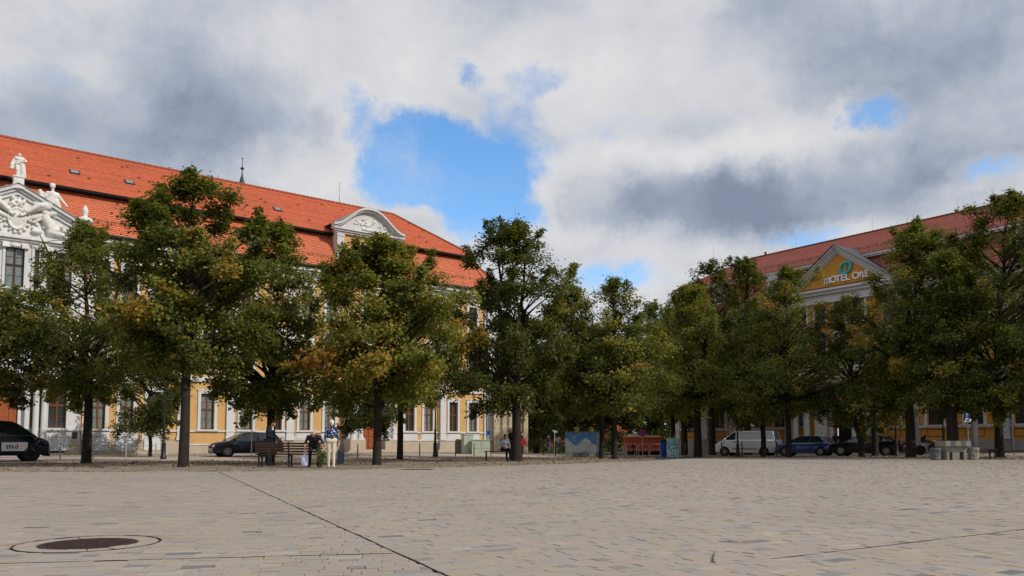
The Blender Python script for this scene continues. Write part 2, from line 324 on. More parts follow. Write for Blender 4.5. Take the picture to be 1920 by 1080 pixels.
class MB:
    def __init__(s): s.v = []; s.f = []; s.m = []; s.uv = None; s.sm = []
    def add(s, vs, fs, m=0, smooth=False):
        b = len(s.v); s.v.extend([tuple(v) for v in vs])
        for f in fs: s.f.append(tuple(b+i for i in f)); s.m.append(m); s.sm.append(smooth)
    def box(s, x0, x1, y0, y1, z0, z1, m=0):
        s.add([(x0,y0,z0),(x1,y0,z0),(x1,y1,z0),(x0,y1,z0),(x0,y0,z1),(x1,y0,z1),(x1,y1,z1),(x0,y1,z1)],
              [(0,3,2,1),(4,5,6,7),(0,1,5,4),(1,2,6,5),(2,3,7,6),(3,0,4,7)], m)
    def prism(s, poly, a0, a1, axis='y', m=0):
        """poly: list of 2D points; axis y: points are (x,z); axis z: (x,y); axis x: (y,z)"""
        def P(p, a): return {'y': (p[0], a, p[1]), 'z': (p[0], p[1], a), 'x': (a, p[0], p[1])}[axis]
        n = len(poly); vs = [P(p, a0) for p in poly]+[P(p, a1) for p in poly]
        fs = [tuple(range(n)), tuple(range(2*n-1, n-1, -1))]+[((i+1) % n, i, n+i, n+(i+1) % n) for i in range(n)]
        s.add(vs, fs, m)
    def tube(s, pts, rad, n=8, m=0, cap=True, smooth=True):
        pts = [Vector(p) for p in pts]
        if not hasattr(rad, '__len__'): rad = [rad]*len(pts)
        vs = []; up = Vector((0.13, 0.31, 0.94)); prev = None
        for i, p in enumerate(pts):
            t = (pts[min(i+1, len(pts)-1)]-pts[max(i-1, 0)])
            if t.length < 1e-9: t = Vector((0, 0, 1))
            t.normalize()
            a = (prev if prev is not None else up); a = a-t*a.dot(t)
            if a.length < 1e-3: a = Vector((1, 0, 0))-t*t.x
            a.normalize(); prev = a; b = t.cross(a)
            for k in range(n):
                an = 2*math.pi*k/n; vs.append(p+(a*math.cos(an)+b*math.sin(an))*rad[i])
        fs = [(i*n+k, i*n+(k+1) % n, (i+1)*n+(k+1) % n, (i+1)*n+k) for i in range(len(pts)-1) for k in range(n)]
        s.add(vs, fs, m, smooth)
        if cap: s.add(vs[:n], [tuple(range(n-1, -1, -1))], m); s.add(vs[-n:], [tuple(range(n))], m)
    def lathe(s, prof, c=(0, 0, 0), n=12, m=0, axis='z', smooth=True, sx=1.0, sy=1.0):
        vs = []
        for (r, h) in prof:
            for k in range(n):
                a = 2*math.pi*k/n; x, y = r*math.cos(a)*sx, r*math.sin(a)*sy
                vs.append({'z': (c[0]+x, c[1]+y, c[2]+h), 'y': (c[0]+x, c[1]+h, c[2]+y), 'x': (c[0]+h, c[1]+x, c[2]+y)}[axis])
        fl = axis == 'y'
        fs = []
        for i in range(len(prof)-1):
            for k in range(n):
                q = (i*n+k, i*n+(k+1) % n, (i+1)*n+(k+1) % n, (i+1)*n+k); fs.append(q[::-1] if fl else q)
        s.add(vs, fs, m, smooth)
        s.add(vs[:n], [tuple(range(n)) if fl else tuple(range(n-1, -1, -1))], m); s.add(vs[-n:], [tuple(range(n-1, -1, -1)) if fl else tuple(range(n))], m)
    def ell(s, c, r, m=0, n=10, k=6):
        vs = [(c[0], c[1], c[2]-r[2])]
        for i in range(1, k):
            t = math.pi*i/k
            for j in range(n):
                a = 2*math.pi*j/n; vs.append((c[0]+r[0]*math.sin(t)*math.cos(a), c[1]+r[1]*math.sin(t)*math.sin(a), c[2]-r[2]*math.cos(t)))
        vs.append((c[0], c[1], c[2]+r[2])); fs = []
        for j in range(n): fs.append((0, 1+(j+1) % n, 1+j)); fs.append((len(vs)-1, 1+(k-2)*n+j, 1+(k-2)*n+(j+1) % n))
        for i in range(k-2):
            for j in range(n): fs.append((1+i*n+j, 1+i*n+(j+1) % n, 1+(i+1)*n+(j+1) % n, 1+(i+1)*n+j))
        s.add(vs, fs, m, True)
    def mesh(s, name, mats, uvs=None):
        me = bpy.data.meshes.new(name); me.from_pydata(s.v, [], s.f)
        for q in (mats if isinstance(mats, (list, tuple)) else [mats]): me.materials.append(M[q] if isinstance(q, str) else q)
        me.polygons.foreach_set('material_index', s.m); me.polygons.foreach_set('use_smooth', s.sm)
        if uvs is not None:
            l = me.uv_layers.new(name='UVMap'); l.data.foreach_set('uv', np.array(uvs, dtype=np.float32).ravel())
        me.update(); return me
    def build(s, name, mats, parent=None, **kw):
        return tag(link(name, s.mesh(name, mats), parent), **kw)

def fast_mesh(name, verts, nper, mats, tint=None, matidx=None):
    """verts (N*nper,3) numpy, N separate n-gons"""
    nv = len(verts); nf = nv//nper
    me = bpy.data.meshes.new(name); me.vertices.add(nv); me.vertices.foreach_set('co', np.ascontiguousarray(verts, dtype=np.float32).ravel())
    me.loops.add(nv); me.loops.foreach_set('vertex_index', np.arange(nv, dtype=np.int32))
    me.polygons.add(nf); me.polygons.foreach_set('loop_start', np.arange(0, nv, nper, dtype=np.int32))
    for q in mats: me.materials.append(M[q] if isinstance(q, str) else q)
    if tint is not None:
        a = me.attributes.new('tint', 'FLOAT', 'FACE'); a.data.foreach_set('value', np.ascontiguousarray(tint, dtype=np.float32))
    me.update(calc_edges=True); return me

# ------------------------------------------------------------------ lie of the land
GP = [(-6.8,28.5,0),(-12,29.5,0),(-3,34,-.08),(0.2,39,-.05),(-18.9,35.4,-.02),(-16.7,49,-.33),(-24,39,-.12),(-9,56,.1),(-20,50,.15),(-25,46,.15),
      (-4,62,.02),(-3.4,66,-.08),(-1.6,70,-.13),(-14,55,.12),(3.5,65,-.35),(5,55,-.3),(5,42,-.05),(6,80,-.66),(16,100,-.8),(10,90,-.75),
      (13.7,58.7,-.31),(18.2,52.4,-.17),(23,46,-.03),(26,42,.15),(19.5,63,-.4),(22.3,60,-.3),(24.7,55.7,-.17),(20,77,-.5),(35,56,.5),(28,65,.0),
      (15,81,-.6),(30,45,.2),(33,35,.2),(12,52,-.2),(19.4,45,-.06),(22.7,35,.08),(7.5,40,0),(-30,33,0),(-40,30,0),(0,110,-.8),(30,110,-.6),(-14,40,-.15),(-8,45,-.2)]
GP += [(x, y, 0) for x in (-16, -8, 0, 8, 16) for y in (0, 8, 16, 24)]
def G(x, y):
    num = 0.0; den = 0.02
    for a, b, c in GP:
        w = math.exp(-((x-a)**2+(y-b)**2)/85.0); num += w*c; den += w
    return num/den*(1.0 if y > 20 else max(0.0, (y-12)/8.0))
def at(px, Y):
    d = ray(px, 825); X = d.x/d.y*Y
    return Vector((X, Y, G(X, Y)))
# ------------------------------------------------------------------ ground
def polyline_at(pl, t):
    n = len(pl)-1; k = min(int(t*n), n-1); f = t*n-k
    return Vector(pl[k]).lerp(Vector(pl[k+1]), f)
def drape(name, pa, pb, nu, nv, lift, m, kind='structure', thick=0.0, pw=1.0):
    vs = []
    for j in range(nv+1):
        for i in range(nu+1):
            p = polyline_at(pa, i/nu).lerp(polyline_at(pb, i/nu), (j/nv)**pw); vs.append((p.x, p.y, G(p.x, p.y)+lift))
    fs = [(j*(nu+1)+i, j*(nu+1)+i+1, (j+1)*(nu+1)+i+1, (j+1)*(nu+1)+i) for j in range(nv) for i in range(nu)]
    b = MB(); b.add(vs, fs, 0, True); 
    o = b.build(name, m); o['kind'] = kind; return o
# far-reaching ground sheet
b = MB(); xs = [-900,-400,-200,-120]+list(range(-80, 101, 5))+[150, 260, 500, 900]; ys = [-300,-100,-40]+list(range(-20, 141, 5))+[180, 260, 500, 1200]
b.add([(x, y, G(x, y)-0.075) for y in ys for x in xs], [(j*len(xs)+i, j*len(xs)+i+1, (j+1)*len(xs)+i+1, (j+1)*len(xs)+i) for j in range(len(ys)-1) for i in range(len(xs)-1)], 0, True)
b.build('ground', 'earth', kind='structure')
EDGE = [(-60, 13), (-30, 20.6), (-15.5, 24), (-7.8, 24.6), (-3.66, 27.3), (3.5, 34.6), (7.5, 40), (11.4, 50), (14.2, 55.5), (19.4, 45), (22.7, 35.2), (30, 22), (45, 8)]
def resample(pl, n):
    L = [0]
    for a, c in zip(pl[:-1], pl[1:]): L.append(L[-1]+math.dist(a, c))
    out = []
    for i in range(n):
        t = L[-1]*i/(n-1); k = max(j for j in range(len(L)) if L[j] <= t+1e-9); k = min(k, len(pl)-2)
        f = (t-L[k])/(L[k+1]-L[k]); out.append((pl[k][0]+(pl[k+1][0]-pl[k][0])*f, pl[k][1]+(pl[k+1][1]-pl[k][1])*f))
    return out
ER = resample(EDGE, 110)
plaza = drape('plaza', [(x*0.02, -14) for x, y in ER], ER, 109, 40, -0.013, 'plaza')
nl = math.hypot(1900, 1493); dL = (1900/nl, 1493/nl); AL = (-13.5, 61.0)
nr = math.hypot(1075, 1493); dR = (1075/nr, -1493/nr); AR = ((1900-960)/FPX*56, 56.0)
def LW(s, w): return (AL[0]+dL[0]*s-dL[1]*w, AL[1]+dL[1]*s+dL[0]*w)      # along the left facade, w inward
def RW(s, w): return (AR[0]+dR[0]*s-dR[1]*w, AR[1]+dR[1]*s+dR[0]*w)
# verge under the left trees, between plaza edge and street; street; pavement in front of the left building
vin = resample([(-60, 13), (-30, 20.6), (-15.5, 24), (-7.8, 24.6), (-3.66, 27.3), (3.5, 34.6), (7.5, 40)], 60)
def offs(w): return [LW(-62+i*(80/59), w) for i in range(60)]
drape('tree_verge', vin, offs(-15.5), 59, 12, -0.02, 'verge')
drape('kerb_line', offs(-15.5), offs(-15.3), 59, 1, 0.03, 'curb')
drape('left_street', offs(-15.3), offs(-5.0), 59, 10, -0.02, 'street')
drape('left_pavement', offs(-5.0), offs(0.6), 59, 6, 0.0, 'paleroad')
# centre: crossing, road and lawn in the gap
drape('crossing', [(7.5, 40.05), (9.5, 45), (11.4, 50.05), (14.2, 55.6)], [(2.4, 66.0), (8, 74), (13.5, 77), (17, 74)], 20, 16, -0.02, 'asphalt')
drape('far_road', [(-2, 71.5), (4, 76), (9, 79), (15, 80.5)], [(-8, 82), (4, 88), (10, 90), (20, 90)], 12, 6, -0.02, 'paleroad')
drape('lawn', [(-14, 86), (0, 89), (10, 92), (20, 92)], [(-40, 170), (0, 170), (30, 170), (60, 170)], 16, 20, 0.0, 'lawn')
# right side
rin = resample([(14.2, 55.5), (19.4, 45), (22.7, 35.2), (30, 22), (45, 8)], 50)
def offr(w): return [RW(-36+i*(80/49), w) for i in range(50)]
drape('right_verge', rin, offr(-9.6), 49, 8, -0.02, 'verge')
drape('kerb_line_right', offr(-9.6), offr(-9.4), 49, 1, 0.03, 'curb')
drape('right_street', offr(-9.4), offr(-3.0), 49, 8, -0.02, 'street')
drape('right_pavement', offr(-3.0), offr(0.6), 49, 5, 0.0, 'asphalt')

# ------------------------------------------------------------------ paving stones, each its own block
rng = np.random.default_rng(7)
_ea = [math.atan2(x, y+14) for x, y in ER]; _er = [math.hypot(x, y+14) for x, y in ER]
def inplaza(c): return math.hypot(c[0], c[1]+14) < float(np.interp(math.atan2(c[0], c[1]+14), _ea, _er))-.12
def stones():
    SA, SB = np.array((-0.41, 5.56)), np.array((-8.8, 24.0)); sdv = (SB-SA)/np.linalg.norm(SB-SA); sn = np.array((sdv[1], -sdv[0]))   # sn points right
    MH = np.array((-3.90, 7.42)); quads = []; tints = []
    for side, e1 in ((-1, np.array((0.983, 0.186))), (1, np.array((0.849, 0.529)))):
        e1 = e1/np.linalg.norm(e1); e2 = np.array((-e1[1], e1[0])); row = 0.128
        org = np.array((-4.0, 6.2)) if side < 0 else np.array((2.07, 6.45))
        for r_ in range(-210, 290):
            # extent of the row inside the view wedge
            vv = r_*row
            gap = 0.013 if r_ in (0,) else 0.0
            a = np.arange(-48, 48, 0.25); pts = org+np.outer(a, e1)+e2*vv
            ok = (pts[:, 1] > 5.1) & (pts[:, 1] < 36.8) & (np.abs(pts[:, 0]) < 0.66*pts[:, 1]+0.5) & (side*((pts-SA)@sn) > -0.3)
            if not ok.any(): continue
            a0, a1 = a[ok].min()-0.3, a[ok].max()+0.3
            far = (org+e2*vv)[1]
            x = a0+rng.random()*0.2
            while x < a1:
                ln = rng.choice([0.13, 0.17, 0.20, 0.24, 0.28])*(0.93+0.14*rng.random()); c = org+e1*(x+ln/2)+e2*(vv+row/2)
                inside = 5.0 < c[1] < 37 and (c[1] < 18 or inplaza(c)) and abs(c[0]) < 0.66*c[1]+0.7 and True
                if inside:
                    g = 0.0012+0.0018*rng.random(); q = []
                    for (u, v) in ((x+g, vv+g+gap), (x+ln-g, vv+g+gap), (x+ln-g, vv+row-g), (x+g, vv+row-g)):
                        p = org+e1*(u+rng.normal(0, .0025))+e2*(v+rng.normal(0, .002))
                        q.append(p)
                    dd = [side*((p-SA)@sn) for p in q]; rr_ = [np.linalg.norm(p-MH) for p in q]
                    if max(dd) > .03 and max(rr_) > .655:
                        q = [p+e1*((0.012-d)/((e1@sn)*side))*side*side if d < 0.012 else p for p, d in zip(q, dd)]
                        q = [MH+(p-MH)*(.622/np.linalg.norm(p-MH)) if np.linalg.norm(p-MH) < .622 else p for p in q]
                        quads.append(q); tints.append(rng.random())
                x += ln
    # ring of stones round the cover
    n = 17
    for k in range(n):
        a0, a1 = 2*math.pi*(k+0.03)/n, 2*math.pi*(k+0.97)/n
        quads.append([MH+0.425*np.array((math.cos(a0), math.sin(a0))), MH+0.595*np.array((math.cos(a0), math.sin(a0))), MH+0.595*np.array((math.cos(a1), math.sin(a1))), MH+0.425*np.array((math.cos(a1), math.sin(a1)))])
        tints.append(0.5+0.2*rng.random())
    Q = np.array(quads); T_ = np.array(tints)
    hgt = rng.normal(0, 0.0016, len(Q)); tilt = rng.normal(0, 0.0010, (len(Q), 4))
    gz = np.array([G(*q.mean(0)) for q in Q])
    top = np.concatenate([Q, (gz[:, None]+hgt[:, None]+tilt)[..., None]], 2)                # n,4,3
    bot = np.concatenate([Q, np.repeat((gz-0.035)[:, None], 4, 1)[..., None]], 2)
    cen = Q.mean(1); order = np.argsort(np.hypot(cen[:, 0], cen[:, 1]-3)+np.where(np.abs(cen[:, 0]) > 0.62*cen[:, 1]+0.0, 50, 0))
    def faces(idx):
        t, b_ = top[idx], bot[idx]; f = [t]
        for a_, c_ in ((0, 1), (1, 2), (2, 3), (3, 0)): f.append(np.stack([b_[:, a_], b_[:, c_], t[:, c_], t[:, a_]], 1))
        return np.stack(f, 1).reshape(-1, 3), np.repeat(T_[idx], 5)
    near = order[:300]; rest = order[300:]
    v, t = faces(rest); o = link('paving_stones', fast_mesh('paving_stones', v, 4, ['stone'], t), plaza); o['kind'] = 'stuff'
    for i in near:
        v, t = faces(np.array([i])); c = v.mean(0); o = link('paving_stone', fast_mesh('paving_stone', v-c, 4, ['stone'], t), plaza); o.location = c
    return len(Q)
NST = stones()
# dark expansion joints laid between the stones
def joint(pts, w):
    b = MB(); pts = [(x, y) for x, y in pts]
    for (a, c) in zip(pts[:-1], pts[1:]):
        d = Vector((c[0]-a[0], c[1]-a[1])).normalized(); n = Vector((-d.y, d.x))*w/2
        q = [(a[0]-n.x, a[1]-n.y), (c[0]-n.x, c[1]-n.y), (c[0]+n.x, c[1]+n.y), (a[0]+n.x, a[1]+n.y)]
        b.add([(x, y, G(x, y)+.0035) for x, y in q]+[(x, y, G(x, y)-.03) for x, y in q], [(0, 1, 2, 3), (0, 4, 5, 1), (1, 5, 6, 2), (2, 6, 7, 3), (3, 7, 4, 0)])
    b.build('joint', 'dark', plaza)
def jl(p, q, n, j=.006): return [(p[0]+(q[0]-p[0])*i/n+random.gauss(0, j), p[1]+(q[1]-p[1])*i/n+random.gauss(0, j)) for i in range(n+1)]
random.seed(4)
joint(jl((-.41, 5.56), (-8.8, 24.0), 60), .011)
joint(jl((-4.6, 6.09), (-1.0, 6.77), 30, .004), .008)
joint(jl((2.07, 6.45), (2.07+.849*7, 6.45+.529*7), 40, .004), .008)
joint([(-3.90+.607*math.cos(R(i*9)), 7.42+.607*math.sin(R(i*9))) for i in range(41)], .007)
# manhole covers
def manhole(x, y, r, label):
    t = empty('manhole_cover', (x, y, G(x, y)), 0.3, label, 'manhole cover')
    b = MB(); b.lathe([(r+.035, -0.03), (r+.035, 0.001), (r+.004, 0.003), (r+.004, -0.02)], n=40); b.build('frame', 'iron', t)
    b = MB(); b.lathe([(r, -0.03), (r, -0.002), (r-.05, -0.004)], n=40)
    b.build('cover', 'iron', t)
    b = MB(); st = r/9
    for i in range(-8, 9):
        for j in range(-8, 9):
            x_, y_ = i*st, j*st
            if math.hypot(x_, y_) < r*.9: b.prism([(x_-st*.3, y_), (x_, y_-st*.3), (x_+st*.3, y_), (x_, y_+st*.3)], -0.006, 0.005, 'z')
    b.build('stud_pattern', 'iron', t, kind='stuff')
manhole(-3.90, 7.42, 0.375, 'large round studded iron cover in the pale paving ringed by stones')
manhole(-3.1, 26.2, 0.55, 'flat dark iron cover at the far paving edge right of the woman')
b = MB(); bx = at(1335, 6.4); b.tube([(1.565, 6.22, .008), (1.56, 6.30, .010), (1.60, 6.40, .009), (1.62, 6.52, .010), (1.66, 6.62, .009), (1.70, 6.78, .010)], [.004, .005, .0045, .004, .0035, .003], 5)
b.build('twig', 'bark', label='small dark twig lying on the pale paving near the front', cat='twig')

# ------------------------------------------------------------------ building helpers
def wall(mb, x0, x1, z0, z1, ops=(), y=0.0, d=0.22, m=0):
    """wall face at y with openings (xa,xb,za,zb) and their reveals going inward"""
    ops = [o for o in ops if o[0] < x1 and o[1] > x0 and o[2] < z1 and o[3] > z0]
    X = sorted({x0, x1, *[min(max(v, x0), x1) for o in ops for v in o[:2]]}); Z = sorted({z0, z1, *[min(max(v, z0), z1) for o in ops for v in o[2:]]})
    for i in range(len(X)-1):
        for j in range(len(Z)-1):
            cx, cz = (X[i]+X[i+1])/2, (Z[j]+Z[j+1])/2
            if any(o[0] < cx < o[1] and o[2] < cz < o[3] for o in ops): continue
            mb.add([(X[i], y, Z[j]), (X[i+1], y, Z[j]), (X[i+1], y, Z[j+1]), (X[i], y, Z[j+1])], [(0, 1, 2, 3)], m)
    for (a, c, e, f) in ops:
        a, c, e, f = max(a, x0), min(c, x1), max(e, z0), min(f, z1)
        mb.add([(a, y, e), (a, y+d, e), (a, y+d, f), (a, y, f)], [(0, 3, 2, 1)], m); mb.add([(c, y, e), (c, y+d, e), (c, y+d, f), (c, y, f)], [(0, 1, 2, 3)], m)
        mb.add([(a, y, e), (c, y, e), (c, y+d, e), (a, y+d, e)], [(0, 3, 2, 1)], m); mb.add([(a, y, f), (c, y, f), (c, y+d, f), (a, y+d, f)], [(0, 1, 2, 3)], m)
WC = {}
def window(root, x, z0, z1, w, frame='brown', pane='glass', y=0.0, sur='white', sw=0.16, pediment=0, split=True, dep=0.17, sill=True):
    """a window as part: frame with muntins; sub-parts: panes; surround and sill"""
    h = z1-z0; key = (round(w, 2), round(h, 2), frame, sur, sw, pediment, split, sill)
    if key not in WC:
        fr = MB(); hw = w/2; t = 0.065; zt = h*0.56
        fr.box(-hw, -hw+t, 0, .06, 0, h); fr.box(hw-t, hw, 0, .06, 0, h); fr.box(-hw+t, hw-t, 0, .06, 0, t); fr.box(-hw+t, hw-t, 0, .06, h-t, h)
        fr.box(-.05, .05, -.015, .055, t, h-t); fr.box(-hw+t, -.05, -.025, .055, zt-.06, zt+.06); fr.box(.05, hw-t, -.025, .055, zt-.06, zt+.06)
        for zc in ((t+zt)/2, (zt+h-t)/2):
            fr.box(-hw+t, -.05, .012, .045, zc-.016, zc+.016); fr.box(.05, hw-t, .012, .045, zc-.016, zc+.016)
        pn = MB(); pn.box(-(hw-t-.05)/2, (hw-t-.05)/2, 0, .012, -(zt-.06-t)/2, (zt-.06-t)/2)
        pn2 = MB(); pn2.box(-(hw-t-.05)/2, (hw-t-.05)/2, 0, .012, -(h-t-zt-.06)/2, (h-t-zt-.06)/2)
        su = MB()
        if sur:
            su.box(-hw-sw, -hw, -.07, .02, 0, h+sw); su.box(hw, hw+sw, -.07, .02, 0, h+sw); su.box(-hw, hw, -.07, .02, h, h+sw)
            su.box(-hw-sw-.05, hw+sw+.05, -.10, .015, h+sw, h+sw+.09)
            if sill: su.box(-hw-sw-.08, hw+sw+.08, -.16, .02, -.13, 0)
            if pediment == 1:
                su.prism([(-hw-sw-.1, h+sw+.28), (hw+sw+.1, h+sw+.28), (0, h+sw+.62)], -.2, .015); su.box(-hw-sw, hw+sw, -.05, .01, h+sw+.09, h+sw+.28)
            if pediment == 2:
                pts = [(-hw-sw-.1, h+sw+.28)]+[((hw+sw+.1)*math.sin(a), h+sw+.28+.3*math.cos(a)) for a in [R(-80+i*20) for i in range(9)]]+[(hw+sw+.1, h+sw+.28)]
                su.prism(pts[::-1], -.2, .015); su.box(-hw-sw, hw+sw, -.05, .01, h+sw+.09, h+sw+.28)
        WC[key] = (fr.mesh('window', frame), pn.mesh('pane', 'glass'), pn2.mesh('pane', 'glass'), su.mesh('window_surround', sur) if sur else None,
                   pn.mesh('pane', 'curtain'), pn2.mesh('pane', 'curtain'), (-(hw+.05-t+.0)/2-.0, (t+zt-.06)/2, (zt+.06+h-t)/2))
    me, p1, p2, ms, p1c, p2c, (ox, oz1, oz2) = WC[key]
    o = link('window', me, root); o.location = (x, y+dep, z0)
    cur = random.random() < (0.5 if pane == 'mix' else (1.0 if pane == 'curtain' else 0.0))
    qx = (w/2-0.065+0.05)/2
    for sx in (-1, 1):
        for (a, ac, zz) in ((p1, p1c, oz1), (p2, p2c, oz2)):
            p = link('pane', ac if cur else a, o); p.location = (sx*qx, .026, zz)
    if ms: s_ = link('window_surround', ms, root); s_.location = (x, y, z0)
    return o
def courses(mb, uvs, bl, br, tr, tl, step, lap=0.03):
    """lapped courses over the quad bl,br,tr,tl"""
    bl, br, tr, tl = map(Vector, (bl, br, tr, tl)); n = (br-bl).cross(tl-bl).normalized(); ux = (br-bl).normalized(); uy = n.cross(ux)
    L = ((tl-bl).dot(uy)); N = max(1, int(L/step))
    for i in range(N):
        a, c = i/N, (i+1)/N
        p0, p1, p2, p3 = bl.lerp(tl, a)+n*lap, br.lerp(tr, a)+n*lap, br.lerp(tr, c), bl.lerp(tl, c)
        mb.add([p0, p1, p2, p3], [(0, 1, 2, 3)]); uvs += [((q-bl).dot(ux), (q-bl).dot(uy)) for q in (p0, p1, p2, p3)]
        if i:
            q0, q1 = p0-n*lap, p1-n*lap; mb.add([q0, q1, p1, p0], [(0, 1, 2, 3)]); uvs += [((q-bl).dot(ux), (q-bl).dot(uy)) for q in (q0, q1, p1, p0)]
def cornice(mb, x0, x1, z, steps, y=0.0, m=0, ret=True):
    """stepped moulding: steps = [(height, projection)...] from z upward"""
    for (h, p) in steps: mb.box(x0-(p if ret else 0), x1+(p if ret else 0), y-p, y+0.05, z, z+h, m); z += h-0.0
def column(root, x, y, z0, z1, r, m='white'):
    b = MB(); b.box(x-r*1.35, x+r*1.35, y-r*1.35, y+r*1.35, z0, z0+.14); b.lathe([(r*1.25, z0+.14), (r*1.25, z0+.24), (r*1.02, z0+.32), (r, z0+.4), (r*.97, (z0+z1)/2), (r*.86, z1-.4), (r*.95, z1-.34), (r*.86, z1-.3), (r*1.15, z1-.14)], (x, y, 0), 16)
    b.box(x-r*1.3, x+r*1.3, y-r*1.3, y+r*1.3, z1-.14, z1); return b.build('column', m, root)

# ================================================================== figures (remeshed one-piece bodies)
def capsule(mb, p, q, r0, r1, n=10):
    p, q = Vector(p), Vector(q); d = q-p; L = d.length
    if L < 1e-5: mb.ell(p, (r0, r0, r0)); return
    d /= L; pts = []; rad = []
    for k in range(0, 4): a = R(90*k/3); pts.append(p-d*r0*math.cos(a)); rad.append(max(.001, r0*math.sin(a)))
    for k in range(0, 4): a = R(90*(k)/3); pts.append(q+d*r1*math.sin(a)); rad.append(max(.001, r1*math.cos(a)))
    mb.tube(pts, rad, n)
def figure(name, prims, mats, voxel, parent=None, smooth=True):
    """prims: (kind, a, b, r0, r1, matindex); capsule or ellipsoid, fused into one continuous skin"""
    mb = MB()
    for pr in prims:
        if pr[0] == 'c': capsule(mb, pr[1], pr[2], pr[3], pr[4])
        else: mb.ell(pr[1], pr[2], n=14, k=9)
    me = mb.mesh(name+'_raw', mats); o = link(name, me, parent)
    md = o.modifiers.new('r', 'REMESH'); md.mode = 'VOXEL'; md.voxel_size = voxel; md.adaptivity = 0
    sm = o.modifiers.new('s', 'SMOOTH'); sm.factor = 0.5; sm.iterations = 2
    dg = bpy.context.evaluated_depsgraph_get(); ne = bpy.data.meshes.new_from_object(o.evaluated_get(dg), depsgraph=dg)
    o.modifiers.clear(); o.data = ne; ne.name = name
    ne.materials.clear()
    for q in mats: ne.materials.append(M[q])
    nf = len(ne.polygons); c = np.empty(nf*3, dtype=np.float32); ne.polygons.foreach_get('center', c); c = c.reshape(-1, 3)
    best = np.full(nf, 1e9); idx = np.zeros(nf, dtype=np.int32)
    for pr in prims:
        if pr[0] == 'c':
            a, b_ = np.array(pr[1]), np.array(pr[2]); ab = b_-a; L2 = max(ab@ab, 1e-9)
            t = np.clip(((c-a)@ab)/L2, 0, 1); dd = np.linalg.norm(c-(a+t[:, None]*ab), axis=1)-(pr[3]+(pr[4]-pr[3])*t)
        else:
            a, r_ = np.array(pr[1]), np.array(pr[2]); dd = (np.linalg.norm((c-a)/r_, axis=1)-1)*r_.min()
        k = dd < best; best[k] = dd[k]; idx[k] = pr[5]
    ne.polygons.foreach_set('material_index', idx); ne.polygons.foreach_set('use_smooth', np.ones(nf, dtype=bool)); ne.update()
    return o
def hand(pr, w, e, m, sc_=1.0, side=1):
    """palm and five curled fingers beyond the wrist w (forearm comes from e)"""
    w, e = Vector(w), Vector(e); d = (w-e).normalized(); sd = d.cross(Vector((1, 0, 0.1))).normalized(); n = sd.cross(d).normalized()*side
    pr.append(('c', tuple(w), tuple(w+d*.075*sc_), .027*sc_, .034*sc_, m)); base = w+d*.085*sc_
    for i, L in enumerate((.060, .070, .066, .052)):
        o_ = base+sd*(i-1.5)*.019*sc_; k = o_+d*L*.5*sc_+n*.006; tip = k+d*L*.42*sc_+n*.022*sc_
        pr.append(('c', tuple(o_), tuple(k), .0095*sc_, .009*sc_, m)); pr.append(('c', tuple(k), tuple(tip), .009*sc_, .0075*sc_, m))
    t0 = w+d*.03*sc_-sd*.030*sc_; t1 = t0-sd*.028*sc_+d*.030*sc_; pr.append(('c', tuple(t0), tuple(t1), .012*sc_, .010*sc_, m)); pr.append(('c', tuple(t1), tuple(t1+d*.026*sc_+n*.01), .010*sc_, .008*sc_, m))
